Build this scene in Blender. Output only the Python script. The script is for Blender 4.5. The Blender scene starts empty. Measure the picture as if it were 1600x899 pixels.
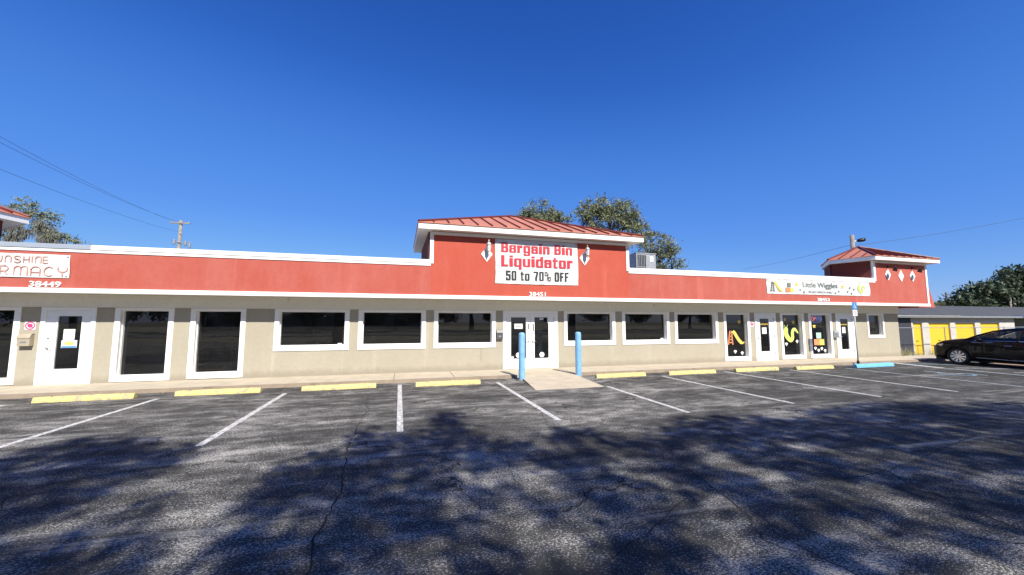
import bpy, math, random
import numpy as np
from mathutils import Vector, Matrix
from mathutils.geometry import tessellate_polygon
R = math.radians
SC = bpy.context.scene
COL = SC.collection

# ------------------------------------------------------------------ camera, sky, sun, exposure
cam_data = bpy.data.cameras.new('camera')
cam = bpy.data.objects.new('camera', cam_data); COL.objects.link(cam)
cam.location = (0, -13.41, 1.794)
cam.rotation_euler = (math.pi/2 + 0.08968, 0, -0.26769)
cam_data.sensor_width = 36.0; cam_data.lens = 595.05/1600*36
cam_data.clip_start = 0.05; cam_data.clip_end = 3000
SC.camera = cam
SUN = Vector((0.20, -1.0, 0.95)).normalized()
world = bpy.data.worlds.new('World'); SC.world = world; world.use_nodes = True
wn = world.node_tree; bg = wn.nodes['Background']
sky = wn.nodes.new('ShaderNodeTexSky'); sky.sky_type = 'NISHITA'; sky.sun_disc = False
sky.sun_elevation = math.asin(SUN.z); sky.sun_rotation = math.atan2(SUN.x, SUN.y)
sky.air_density = 1.0; sky.dust_density = 0.15; sky.ozone_density = 4.0; sky.altitude = 0
def _wmul(src, k):
    o = wn.nodes.new('ShaderNodeMix'); o.data_type = 'RGBA'; o.blend_type = 'MULTIPLY'; o.inputs[0].default_value = 1.0
    o.inputs[7].default_value = (k, k, k, 1); wn.links.new(src, o.inputs[6]); return o.outputs[2]
cv = wn.nodes.new('ShaderNodeRGBCurve'); cm = cv.mapping; cm.use_clip = False; cm.extend = 'EXTRAPOLATED'
for ch, pts in ((0, [(0,0),(.10,.020),(.165,.058),(.30,.112),(.42,.165),(1,.42)]), (1, [(0,0),(.17,.088),(.30,.205),(.52,.305),(.66,.375),(1,.52)]), (2, [(0,0),(.34,.40),(.55,.66),(.85,.80),(1,.83)])):
    c_ = cm.curves[ch]; c_.points[0].location = pts[0]; c_.points[1].location = pts[-1]
    for q_ in pts[1:-1]: c_.points.new(*q_)
cm.update()
wn.links.new(_wmul(sky.outputs[0], 0.14), cv.inputs[1]); wn.links.new(_wmul(cv.outputs[0], 1/0.14), bg.inputs[0])
bg.inputs[1].default_value = 0.100
sl = bpy.data.lights.new('sun', 'SUN'); sl.energy = 5.0; sl.angle = R(0.6); sl.color = (1.0, 0.95, 0.86)
sun = bpy.data.objects.new('sun', sl); COL.objects.link(sun)
sun.rotation_euler = SUN.to_track_quat('Z', 'Y').to_euler(); sun.location = (0, -40, 40)
SC.view_settings.view_transform = 'Standard'; SC.view_settings.look = 'None'
SC.view_settings.gamma = 1.0; SC.view_settings.use_curve_mapping = False
SC.view_settings.exposure = 0.60
SC.render.engine = 'CYCLES'
SC.cycles.max_bounces = 10; SC.cycles.diffuse_bounces = 7; SC.cycles.transparent_max_bounces = 24; SC.cycles.caustics_reflective = False; SC.cycles.caustics_refractive = False

# ------------------------------------------------------------------ node materials
class NT:
    def __init__(s, name):
        s.m = bpy.data.materials.new(name); s.m.use_nodes = True
        s.t = s.m.node_tree; s.b = s.t.nodes['Principled BSDF']; s.out = s.t.nodes['Material Output']
    def n(s, typ, **kw):
        o = s.t.nodes.new(typ)
        for k, v in kw.items(): setattr(o, k, v)
        return o
    def l(s, a, b): s.t.links.new(a, b)
    def coords(s, scale=(1,1,1), rot=(0,0,0)):
        g = s.n('ShaderNodeNewGeometry'); mp = s.n('ShaderNodeMapping')
        mp.inputs['Scale'].default_value = scale; mp.inputs['Rotation'].default_value = rot
        s.l(g.outputs['Position'], mp.inputs['Vector']); return mp.outputs[0]
    def noise(s, scale, vec, detail=4, rough=0.55):
        o = s.n('ShaderNodeTexNoise'); o.inputs['Scale'].default_value = scale
        o.inputs['Detail'].default_value = detail; o.inputs['Roughness'].default_value = rough
        s.l(vec, o.inputs['Vector']); return o.outputs['Fac']
    def ramp(s, fac, stops):
        o = s.n('ShaderNodeValToRGB'); e = o.color_ramp.elements
        e[0].position, e[0].color = stops[0][0], tuple(stops[0][1])+(1,)
        e[1].position, e[1].color = stops[-1][0], tuple(stops[-1][1])+(1,)
        for p_, c_ in stops[1:-1]:
            q = e.new(p_); q.color = tuple(c_)+(1,)
        s.l(fac, o.inputs[0]); return o.outputs[0]
    def mix(s, fac, a, b, mode='MIX'):
        o = s.n('ShaderNodeMix', data_type='RGBA', blend_type=mode)
        if isinstance(fac, (int, float)): o.inputs[0].default_value = fac
        else: s.l(fac, o.inputs[0])
        for i, v in ((6, a), (7, b)):
            if isinstance(v, (tuple, list)): o.inputs[i].default_value = tuple(v)+(1,)
            else: s.l(v, o.inputs[i])
        return o.outputs[2]
    def math(s, op, a, b=None, clamp=False):
        o = s.n('ShaderNodeMath', operation=op, use_clamp=clamp)
        for i, v in ((0, a), (1, b)):
            if v is None: continue
            if isinstance(v, (int, float)): o.inputs[i].default_value = v
            else: s.l(v, o.inputs[i])
        return o.outputs[0]
    def bump(s, h, strength, dist=0.01):
        o = s.n('ShaderNodeBump'); o.inputs['Strength'].default_value = strength; o.inputs['Distance'].default_value = dist
        s.l(h, o.inputs['Height']); s.l(o.outputs[0], s.b.inputs['Normal'])
    def set(s, col=None, rough=0.8, metal=0, **kw):
        if col is not None:
            if isinstance(col, (tuple, list)): s.b.inputs['Base Color'].default_value = tuple(col)+(1,)
            else: s.l(col, s.b.inputs['Base Color'])
        if isinstance(rough, (int, float)): s.b.inputs['Roughness'].default_value = rough
        else: s.l(rough, s.b.inputs['Roughness'])
        s.b.inputs['Metallic'].default_value = metal
        for k, v in kw.items(): s.b.inputs[k].default_value = v
        return s.m

G3 = lambda v: (v, v, v)
def plain(name, col, rough=0.6, metal=0, var=0.12, scale=3.0, **kw):
    t = NT(name); v = t.coords()
    c2 = tuple(c*(1-var) for c in col); c1 = tuple(min(1, c*(1+var*0.5)) for c in col)
    c = t.ramp(t.noise(scale, v, 5, 0.6), [(0.3, c2), (0.7, c1)])
    return t.set(c, rough, metal, **kw)

def stucco(name, col, faded, dirt=(0.2,0.17,0.13), amount=0.5, grime=0.0):
    t = NT(name); v = t.coords(); vs = t.coords((1.3, 1, 0.45))
    a = t.noise(0.9, v, 5, 0.6); st = t.noise(2.2, vs, 5, 0.65)
    f = t.math('MULTIPLY', t.math('ADD', a, st), 0.5)
    c = t.mix(t.math('MULTIPLY', t.ramp(f, [(0.40, G3(0)), (0.62, G3(1))]), amount), col, faded)
    sp = t.noise(1.6, t.coords((1.5, 1, 0.12)), 4, 0.55)
    c = t.mix(t.math('MULTIPLY', t.ramp(sp, [(0.60, G3(0)), (0.70, G3(1))]), 0.28*amount), c, tuple(min(1, q*1.35+0.05) for q in faded))
    g = t.noise(11, v, 7, 0.75)
    c = t.mix(0.30, c, t.ramp(g, [(0.30, G3(0.60)), (0.70, G3(1.0))]), 'MULTIPLY')
    if grime:
        sx = t.n('ShaderNodeSeparateXYZ'); t.l(v, sx.inputs[0])
        h = t.math('ADD', sx.outputs[2], t.math('MULTIPLY', t.noise(3.0, v, 5, 0.7), -0.35))
        k = t.ramp(h, [(-0.02, G3(1)), (0.16, G3(0))]); c = t.mix(t.math('MULTIPLY', k, grime), c, dirt)
    t.bump(t.noise(70, v, 5, 0.7), 0.5, 0.012)
    return t.set(c, 0.88)

M = {}
M['red'] = stucco('red_stucco', (0.47, 0.078, 0.045), (0.50, 0.11, 0.072), amount=0.55)
M['red_faded'] = stucco('faded_red_stucco', (0.44, 0.088, 0.058), (0.48, 0.130, 0.098), amount=0.75)
M['beige'] = stucco('beige_stucco', (0.385, 0.345, 0.262), (0.43, 0.39, 0.305), amount=0.6, grime=0.45)
M['band'] = stucco('pale_header_paint', (0.80, 0.775, 0.68), (0.84, 0.815, 0.73), amount=0.5)
def whitepaint(name, col, dirt):
    t = NT(name); v = t.coords()
    k = t.ramp(t.noise(5, t.coords((1,1,0.35)), 6, 0.7), [(0.5, G3(0)), (0.78, G3(1))])
    c = t.mix(t.math('MULTIPLY', k, dirt), col, (0.42, 0.38, 0.31))
    t.bump(t.noise(40, v, 4, 0.6), 0.12, 0.01)
    return t.set(c, 0.55)
M['white'] = whitepaint('white_trim_paint', (0.86, 0.85, 0.82), 0.12)
M['coping'] = whitepaint('white_coping', (0.82, 0.81, 0.77), 0.3)
M['greycoping'] = whitepaint('grey_blue_coping', (0.30, 0.34, 0.40), 0.2)  # darker grey-blue tone for the left stretch of coping
M['door'] = whitepaint('white_door_paint', (0.87, 0.87, 0.86), 0.08)
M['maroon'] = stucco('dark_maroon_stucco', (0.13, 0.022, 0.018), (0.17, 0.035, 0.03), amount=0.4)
M['soffit'] = whitepaint('cream_soffit', (0.78, 0.76, 0.70), 0.2)
M['roofred'] = plain('red_metal_roofing', (0.50, 0.19, 0.11), 0.45, 0.0, 0.15, 1.5)
M['roofrib'] = plain('shaded_red_seam', (0.13, 0.022, 0.014), 0.5, 0.0)  # seam shading put into the colour, well below the panel red
M['rooforange'] = M['roofred']
M['flatroof'] = plain('grey_roll_roofing', (0.35, 0.35, 0.34), 0.9)
M['metal'] = plain('brushed_metal', (0.55, 0.55, 0.56), 0.35, 0.9)
M['galv'] = plain('galvanised_steel', (0.42, 0.43, 0.44), 0.5, 0.7, 0.25, 8)
M['polegrey'] = plain('light_grey_pole_paint', (0.42, 0.42, 0.41), 0.6)
M['darkmetal'] = plain('dark_bronze_metal', (0.035, 0.03, 0.028), 0.4, 0.6)
M['silver'] = plain('aged_silver_lantern', (0.45, 0.44, 0.42), 0.45, 0.5, 0.4, 30)
M['bulb'] = plain('clear_lantern_glass', (0.75, 0.77, 0.78), 0.12, 0, 0.05)
M['paper'] = plain('white_paper', (0.78, 0.78, 0.76), 0.7, 0, 0.03)
M['pink'] = plain('pink_sign_print', (0.72, 0.06, 0.20), 0.5)
M['blackprint'] = plain('black_print', (0.018, 0.018, 0.02), 0.6)
M['redprint'] = plain('crimson_print', (0.50, 0.02, 0.04), 0.6, 0, 0.05)
M['greyprint'] = plain('grey_green_print', (0.17, 0.20, 0.17), 0.6)
M['ghost'] = plain('terracotta_print', (0.60, 0.30, 0.22), 0.6)
M['orange'] = plain('orange_vinyl', (0.72, 0.27, 0.12), 0.5)
M['yellowv'] = plain('yellow_vinyl', (0.78, 0.55, 0.12), 0.5)
M['lime'] = plain('lime_vinyl', (0.55, 0.66, 0.16), 0.5)
M['mint'] = plain('mint_vinyl', (0.42, 0.62, 0.50), 0.5)
M['bluesign'] = plain('blue_sign_face', (0.02, 0.22, 0.55), 0.4)
M['tanbox'] = plain('tan_mailbox_metal', (0.40, 0.34, 0.25), 0.5)
M['greybox'] = plain('dark_grey_mailbox_metal', (0.09, 0.09, 0.09), 0.45)
M['moss'] = plain('grey_hanging_moss', (0.16, 0.16, 0.135), 0.95, 0, 0.4, 3)
M['bark'] = plain('oak_bark', (0.12, 0.10, 0.08), 0.95, 0, 0.5, 6)
M['polewood'] = plain('weathered_pole_wood', (0.27, 0.24, 0.20), 0.9, 0, 0.3, 4)
M['wire'] = plain('black_cable', (0.03, 0.035, 0.05), 0.6)
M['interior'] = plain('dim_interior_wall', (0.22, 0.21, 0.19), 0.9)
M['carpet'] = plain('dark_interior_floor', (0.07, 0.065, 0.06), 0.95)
M['shelf'] = plain('interior_shelf_metal', (0.62, 0.61, 0.57), 0.6)
M['clutter'] = plain('mixed_interior_goods', (0.50, 0.40, 0.32), 0.8, 0, 0.85, 7)

def banner_mat():
    t = NT('white_vinyl_banner'); v = t.coords()
    w = t.n('ShaderNodeTexWave', wave_type='BANDS', bands_direction='DIAGONAL'); w.inputs['Scale'].default_value = 1.3
    w.inputs['Distortion'].default_value = 6; w.inputs['Detail'].default_value = 3; t.l(v, w.inputs['Vector'])
    t.bump(t.math('ADD', w.outputs['Fac'], t.noise(2.5, v, 4)), 0.35, 0.05)
    return t.set((0.66, 0.655, 0.635), 0.5)
M['banner'] = banner_mat()

def glass_mat(name, tint, refl, dust, gtint=(1,1,1)):
    t = NT(name); t.t.nodes.remove(t.b)
    tr = t.n('ShaderNodeBsdfTransparent'); tr.inputs[0].default_value = tuple(tint)+(1,)
    gl = t.n('ShaderNodeBsdfGlossy'); gl.inputs['Roughness'].default_value = 0.0; gl.inputs[0].default_value = gtint+(1,)
    v = t.coords(); bp = t.n('ShaderNodeBump'); bp.inputs['Strength'].default_value = 0.035; bp.inputs['Distance'].default_value = 0.04
    t.l(t.noise(1.1, v, 2), bp.inputs['Height']); t.l(bp.outputs[0], gl.inputs['Normal'])
    df = t.n('ShaderNodeBsdfDiffuse'); df.inputs[0].default_value = (0.6, 0.6, 0.58, 1)
    m1 = t.n('ShaderNodeMixShader'); t.l(t.math('MULTIPLY', t.ramp(t.noise(3, v, 5, 0.7), [(0.2, G3(0.4)), (0.8, G3(1))]), dust), m1.inputs[0]); t.l(tr.outputs[0], m1.inputs[1]); t.l(df.outputs[0], m1.inputs[2])
    fr = t.n('ShaderNodeFresnel'); fr.inputs[0].default_value = 1.5
    m2 = t.n('ShaderNodeMixShader'); t.l(t.math('MULTIPLY', fr.outputs[0], refl, True), m2.inputs[0])
    t.l(m1.outputs[0], m2.inputs[1]); t.l(gl.outputs[0], m2.inputs[2]); t.l(m2.outputs[0], t.out.inputs[0])
    return t.m
M['glass'] = glass_mat('dusty_shop_glass', (0.30, 0.30, 0.30), 1.35, 0.022)
M['carglass'] = glass_mat('tinted_car_glass', (0.30, 0.31, 0.30), 0.8, 0.005)

def asphalt():
    t = NT('weathered_asphalt'); v = t.coords()
    big = t.noise(0.45, v, 5, 0.6); streak = t.noise(1.15, t.coords((0.20, 1.0, 1)), 6, 0.65); mid = t.noise(3.6, t.coords((0.55,1,1)), 5, 0.65)
    w = t.math('ADD', t.math('MULTIPLY', big, 0.30), t.math('ADD', t.math('MULTIPLY', streak, 0.32), t.math('MULTIPLY', mid, 0.38)))
    dens = t.ramp(w, [(0.38, G3(0.25)), (0.48, G3(0.55)), (0.60, G3(1.0))])
    # the lot is more worn and pale towards its left half, darker and smoother at the right end
    sx = t.n('ShaderNodeSeparateXYZ'); t.l(v, sx.inputs[0])
    mr = t.n('ShaderNodeMapRange'); mr.inputs['From Min'].default_value = 5; mr.inputs['From Max'].default_value = 16; mr.inputs['To Min'].default_value = 1.0; mr.inputs['To Max'].default_value = 0.72
    t.l(sx.outputs[0], mr.inputs['Value']); side = mr.outputs[0]
    coarse = t.noise(60, t.coords((0.7,1,1)), 3, 0.8)
    fine = t.noise(150, v, 2, 0.7)
    g = t.math('ADD', t.math('MULTIPLY', coarse, 0.65), t.math('MULTIPLY', fine, 0.35))
    th = t.math('SUBTRACT', g, t.math('SUBTRACT', 0.650, t.math('MULTIPLY', t.math('MULTIPLY', dens, side), 0.21)))
    k = t.math('MULTIPLY', th, 11.0, True)
    c = t.mix(k, (0.034, 0.0335, 0.032), (0.64, 0.61, 0.55))
    c = t.mix(t.math('MULTIPLY', dens, 0.32), c, (0.16, 0.156, 0.148))
    sc = t.noise(2.4, t.coords((0.08, 1.0, 1), (0,0,0.10)), 6, 0.65)
    c = t.mix(t.math('MULTIPLY', t.ramp(sc, [(0.58, G3(0)), (0.68, G3(1))]), t.math('MULTIPLY', coarse, 1.0)), c, (0.44, 0.43, 0.40))
    sd = t.noise(1.9, t.coords((0.10, 1.0, 1), (0,0,-0.06)), 5, 0.65)
    c = t.mix(t.math('MULTIPLY', t.ramp(sd, [(0.56, G3(0)), (0.66, G3(1))]), 0.45), c, (0.050, 0.049, 0.050))
    vo = t.n('ShaderNodeTexVoronoi', feature='DISTANCE_TO_EDGE'); vo.inputs['Scale'].default_value = 0.55
    dv = t.n('ShaderNodeVectorMath', operation='ADD'); nz = t.n('ShaderNodeTexNoise'); nz.inputs['Scale'].default_value = 1.7; nz.inputs['Detail'].default_value = 6
    t.l(v, nz.inputs['Vector']); t.l(v, dv.inputs[0]); t.l(nz.outputs['Color'], dv.inputs[1]); t.l(dv.outputs[0], vo.inputs['Vector'])
    cr = t.math('MULTIPLY', t.ramp(vo.outputs['Distance'], [(0.003, G3(1)), (0.009, G3(0))]), t.ramp(big, [(0.50, G3(0)), (0.58, G3(1))]))
    c = t.mix(t.math('MULTIPLY', cr, 0.85), c, (0.012, 0.012, 0.012))
    t.bump(t.math('SUBTRACT', g, cr), 0.7, 0.015)
    t.b.inputs['Specular IOR Level'].default_value = 0.06
    return t.set(c, 0.95)
M['asphalt'] = asphalt()
M['crack'] = plain('open_crack', (0.010, 0.010, 0.011), 1.0)

def ground_mat():
    t = NT('sandy_ground_and_grass'); v = t.coords()
    c = t.ramp(t.noise(0.6, v, 8, 0.7), [(0.40, (0.07, 0.085, 0.03)), (0.52, (0.20, 0.17, 0.10)), (0.62, (0.36, 0.29, 0.20))])
    t.bump(t.noise(20, v, 5, 0.7), 0.6, 0.05); return t.set(c, 0.95)
M['ground'] = ground_mat()
def mulch_mat():
    t = NT('tan_wood_mulch'); v = t.coords()
    c = t.ramp(t.noise(14, t.coords((1,0.5,1)), 6, 0.75), [(0.3, (0.12, 0.065, 0.04)), (0.55, (0.42, 0.27, 0.19)), (0.7, (0.6, 0.45, 0.34))])
    t.bump(t.noise(25, v, 4, 0.7), 0.8, 0.05); return t.set(c, 0.95)
M['mulch'] = mulch_mat()
def concrete(name, col, stain):
    t = NT(name); v = t.coords()
    c = t.ramp(t.noise(2.2, v, 8, 0.7), [(0.3, tuple(q*0.78 for q in col)), (0.65, col)])
    s = t.ramp(t.noise(5.5, t.coords((0.4,1.5,1)), 7, 0.75), [(0.55, G3(0)), (0.72, G3(1))])
    c = t.mix(t.math('MULTIPLY', s, stain), c, (0.10, 0.085, 0.065))
    t.bump(t.noise(60, v, 5, 0.7), 0.4, 0.01); return t.set(c, 0.9)
M['walk'] = concrete('painted_concrete_walk', (0.52, 0.445, 0.33), 0.35)
M['kerb'] = concrete('stained_kerb_face', (0.26, 0.205, 0.145), 1.0)
M['paleconc'] = concrete('pale_concrete', (0.55, 0.51, 0.44), 0.3)
def worn_paint(name, col, under, lo=0.60, hi=0.72, rough=0.7, sc=9):
    t = NT(name); v = t.coords()
    k = t.ramp(t.noise(sc, v, 8, 0.75), [(lo, G3(0)), (hi, G3(1))])
    c = t.mix(t.math('MULTIPLY', k, 0.85), t.ramp(t.noise(3, v, 4), [(0.3, tuple(q*0.86 for q in col)), (0.7, col)]), under)
    t.bump(t.noise(50, v, 4, 0.7), 0.4, 0.01); return t.set(c, rough)
M['line'] = worn_paint('worn_white_marking', (0.66, 0.65, 0.62), (0.09, 0.09, 0.088), 0.47, 0.60, sc=14)
M['linefaint'] = worn_paint('faded_bluish_marking', (0.42, 0.47, 0.50), (0.09, 0.09, 0.10), 0.46, 0.60, sc=16)
M['lineblue'] = worn_paint('faded_blue_marking', (0.16, 0.34, 0.46), (0.08, 0.08, 0.09), 0.46, 0.60, sc=7)
M['stopyellow'] = worn_paint('yellow_stop_paint', (0.70, 0.57, 0.20), (0.30, 0.27, 0.22), 0.50, 0.60)
M['stopblue'] = worn_paint('blue_stop_paint', (0.16, 0.46, 0.72), (0.30, 0.36, 0.38), 0.62, 0.74)
M['bollard'] = plain('light_blue_post_paint', (0.20, 0.43, 0.70), 0.5, 0, 0.22, 9)
M['yellowdoor'] = plain('yellow_roll_up_door', (0.80, 0.52, 0.02), 0.45, 0, 0.06)
M['storewall'] = plain('off_white_panel', (0.52, 0.49, 0.44), 0.8)
M['darkpanel'] = plain('dark_shaded_panel', (0.032, 0.033, 0.045), 0.7)
M['shingle'] = plain('grey_shingle_roof', (0.068, 0.068, 0.068), 0.85, 0, 0.3, 2)
M['darktrim'] = plain('dark_fascia_board', (0.09, 0.085, 0.075), 0.8)
def leafmat(name, a, b, trans=0.25):
    t = NT(name); g = t.n('ShaderNodeNewGeometry'); v = t.coords()
    r = t.math('ADD', t.math('MULTIPLY', g.outputs['Random Per Island'], 0.6), t.math('MULTIPLY', t.noise(0.8, v, 3), 0.5))
    c = t.ramp(r, [(0.2, a), (0.8, b)])
    t.l(c, t.b.inputs['Base Color']); t.b.inputs['Roughness'].default_value = 0.6
    tl = t.n('ShaderNodeBsdfTranslucent'); t.l(c, tl.inputs[0])
    mx = t.n('ShaderNodeMixShader'); mx.inputs[0].default_value = trans
    t.l(t.b.outputs[0], mx.inputs[1]); t.l(tl.outputs[0], mx.inputs[2]); t.l(mx.outputs[0], t.out.inputs[0])
    return t.m
M['leaf'] = leafmat('olive_oak_leaves', (0.045, 0.060, 0.020), (0.15, 0.17, 0.065))
M['leafdark'] = leafmat('dark_oak_leaves', (0.028, 0.045, 0.026), (0.085, 0.115, 0.06))
M['leafgrey'] = leafmat('grey_green_oak_leaves', (0.085, 0.10, 0.045), (0.26, 0.275, 0.14))
M['blade'] = leafmat('dry_grass_blades', (0.20, 0.19, 0.07), (0.50, 0.45, 0.22))
M['carpaint'] = NT('black_car_paint').set((0.003, 0.003, 0.0045), 0.4, 0.0, **{'Coat Weight': 0.25, 'Coat Roughness': 0.03, 'Specular IOR Level': 0.1})
M['tyre'] = plain('tyre_rubber', (0.018, 0.018, 0.018), 0.85)
M['rim'] = plain('bright_alloy_rim', (0.72, 0.72, 0.72), 0.3, 0.6, 0.05)
M['chrome'] = plain('chrome_strip', (0.8, 0.8, 0.82), 0.15, 1.0, 0.03)
M['lampglass'] = plain('headlight_glass', (0.5, 0.48, 0.42), 0.1, 0.2, 0.1, 20)
M['seat'] = plain('dark_seat_fabric', (0.05, 0.05, 0.055), 0.9)
def emis(name, col, s):
    t = NT(name); t.b.inputs['Emission Color'].default_value = col+(1,); t.b.inputs['Emission Strength'].default_value = s
    return t.set(col, 0.5)
M['neonred'] = emis('red_neon_tube', (1.0, 0.20, 0.22), 2.2)
M['neonblue'] = emis('blue_neon_tube', (0.30, 0.35, 1.0), 0.9)

# ------------------------------------------------------------------ mesh builder
class MB:
    def __init__(s): s.v = []; s.f = []; s.mi = []; s.cur = 0
    def add(s, vs, fs):
        k = len(s.v); s.v += [tuple(p) for p in vs]; s.f += [tuple(i+k for i in f) for f in fs]; s.mi += [s.cur]*len(fs); return s
    def box(s, x0, x1, y0, y1, z0, z1):
        x0, x1 = sorted((x0, x1)); y0, y1 = sorted((y0, y1)); z0, z1 = sorted((z0, z1))
        return s.add([(x0,y0,z0),(x1,y0,z0),(x1,y1,z0),(x0,y1,z0),(x0,y0,z1),(x1,y0,z1),(x1,y1,z1),(x0,y1,z1)],
                     [(0,3,2,1),(4,5,6,7),(0,1,5,4),(1,2,6,5),(2,3,7,6),(3,0,4,7)])
    def prism(s, poly, a, b):
        """poly: ccw list of points; a, b: functions mapping a 2d point to the two 3d ends"""
        n = len(poly); tri = tessellate_polygon([[Vector((p[0], p[1], 0)) for p in poly]])
        vs = [a(p) for p in poly] + [b(p) for p in poly]
        fs = [tuple(t) for t in tri] + [tuple(i+n for i in reversed(t)) for t in tri]
        fs += [(i, i+n, (i+1) % n + n, (i+1) % n) for i in range(n)]
        return s.add(vs, fs)
    def flatxz(s, poly, y0, y1): return s.prism(poly, lambda p: (p[0], y0, p[1]), lambda p: (p[0], y1, p[1]))
    def flatxy(s, poly, z0, z1): return s.prism(poly, lambda p: (p[0], p[1], z0), lambda p: (p[0], p[1], z1))
    def sheet(s, poly, z): 
        tri = tessellate_polygon([[Vector((p[0], p[1], 0)) for p in poly]])
        return s.add([(p[0], p[1], z) for p in poly], [tuple(t) for t in tri])
    def tube(s, pts, rad, n=8, caps=True):
        pts = [Vector(p) for p in pts]; rads = rad if isinstance(rad, (list, tuple)) else [rad]*len(pts)
        vs = []; up = Vector((0, 0, 1))
        for i, p in enumerate(pts):
            d = (pts[min(i+1, len(pts)-1)] - pts[max(i-1, 0)])
            if d.length < 1e-9: d = Vector((0,0,1))
            d.normalize(); a = d.cross(up)
            if a.length < 0.05: a = d.cross(Vector((1, 0, 0)))
            a.normalize(); b = d.cross(a)
            for k in range(n):
                t = 2*math.pi*k/n; vs.append(p + (a*math.cos(t) + b*math.sin(t))*rads[i])
        fs = []
        for i in range(len(pts)-1):
            for k in range(n): fs.append((i*n+k, i*n+(k+1) % n, (i+1)*n+(k+1) % n, (i+1)*n+k))
        if caps: fs += [tuple(range(n))[::-1], tuple((len(pts)-1)*n+k for k in range(n))]
        return s.add(vs, fs)
    def lathe(s, prof, c, axis='Z', n=20):
        vs = []; c = Vector(c)
        for r, h in prof:
            for k in range(n):
                t = 2*math.pi*k/n; a, b = r*math.cos(t), r*math.sin(t)
                q = {'Z': (a, b, h), 'Y': (a, h, b), 'X': (h, a, b)}[axis]
                vs.append(c + Vector(q))
        fs = [(i*n+k, i*n+(k+1) % n, (i+1)*n+(k+1) % n, (i+1)*n+k) for i in range(len(prof)-1) for k in range(n)]
        return s.add(vs, fs)
    def disc(s, c, r, y, th=0.004, n=20, sx=1.0):
        return s.flatxz([(c[0]+r*sx*math.cos(2*math.pi*k/n), c[1]+r*math.sin(2*math.pi*k/n)) for k in range(n)], y, y+th)
    def build(s, name, mat, parent=None, local=False, bevel=0, smooth=False, origin=None):
        me = bpy.data.meshes.new(name)
        if parent is not None and not local: o = wpos(parent)
        elif origin is not None: o = Vector(origin)
        else: o = Vector((0, 0, 0))
        me.from_pydata([(p[0]-o[0], p[1]-o[1], p[2]-o[2]) for p in s.v], [], s.f); me.update()
        mats = mat if isinstance(mat, list) else [mat]
        for m_ in mats: me.materials.append(M[m_] if isinstance(m_, str) else m_)
        if len(mats) > 1: me.polygons.foreach_set('material_index', s.mi)
        if smooth:
            me.polygons.foreach_set('use_smooth', [True]*len(me.polygons))
        ob = bpy.data.objects.new(name, me); COL.objects.link(ob)
        if parent is not None: ob.parent = parent
        elif origin is not None: ob.location = o
        if bevel:
            md = ob.modifiers.new('bevel', 'BEVEL'); md.width = bevel; md.segments = 2; md.limit_method = 'ANGLE'; md.angle_limit = R(40)
        return ob
def wpos(o):
    p = Vector(o.location); q = o.parent
    while q is not None: p = p + Vector(q.location); q = q.parent
    return p
def tag(o, label, cat, group=None):
    o['label'] = label; o['category'] = cat
    if group: o['group'] = group
    return o
def thing(name, loc, label, cat, group=None, rz=0):
    o = bpy.data.objects.new(name, None); COL.objects.link(o); o.location = loc; o.rotation_euler = (0, 0, rz)
    o.empty_display_size = 0.2
    return tag(o, label, cat, group)
def structure(o): o['kind'] = 'structure'; return o
def sub(name, parent, **kw):
    o = bpy.data.objects.new(name, None); COL.objects.link(o); o.parent = parent; return o
def copy_tree(o, parent=None):
    c = o.copy(); COL.objects.link(c); c.parent = parent
    for ch in list(o.children): copy_tree(ch, c)
    return c

def text_mb(txt, x0, x1, z0, z1, y, bold=0.0, depth=0.004, slope=0.0, shear=0.0):
    """letters cut from sheet, standing on a wall that faces -Y; scaled to fill x0..x1, z0..z1"""
    cu = bpy.data.curves.new('txt', 'FONT'); cu.body = txt; cu.size = 1.0; cu.offset = bold; cu.resolution_u = 4; cu.shear = shear
    ob = bpy.data.objects.new('txt', cu); COL.objects.link(ob)
    bpy.context.view_layer.update()
    me = bpy.data.meshes.new_from_object(ob.evaluated_get(bpy.context.evaluated_depsgraph_get()))
    V = [tuple(v.co) for v in me.vertices]; F = [tuple(p.vertices) for p in me.polygons]
    bpy.data.objects.remove(ob); bpy.data.curves.remove(cu); bpy.data.meshes.remove(me)
    xs = [v[0] for v in V]; ys = [v[1] for v in V]; ax, bx, ay, by = min(xs), max(xs), min(ys), max(ys)
    mb = MB()
    def tr(v, yy):
        x = x0 + (v[0]-ax)/(bx-ax)*(x1-x0); return (x, yy, z0 + (v[1]-ay)/(by-ay)*(z1-z0) + slope*(x-x0))
    edge = {}
    for f in F:
        for i in range(len(f)):
            e = (f[i], f[(i+1) % len(f)])
            if (e[1], e[0]) in edge: edge.pop((e[1], e[0]))
            else: edge[e] = 1
    n = len(V)
    mb.add([tr(v, y) for v in V] + [tr(v, y+depth) for v in V], F + [(a+n, b+n, b, a) for a, b in edge])
    return mb
rng = random.Random(7); nr = np.random.default_rng(7)
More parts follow.
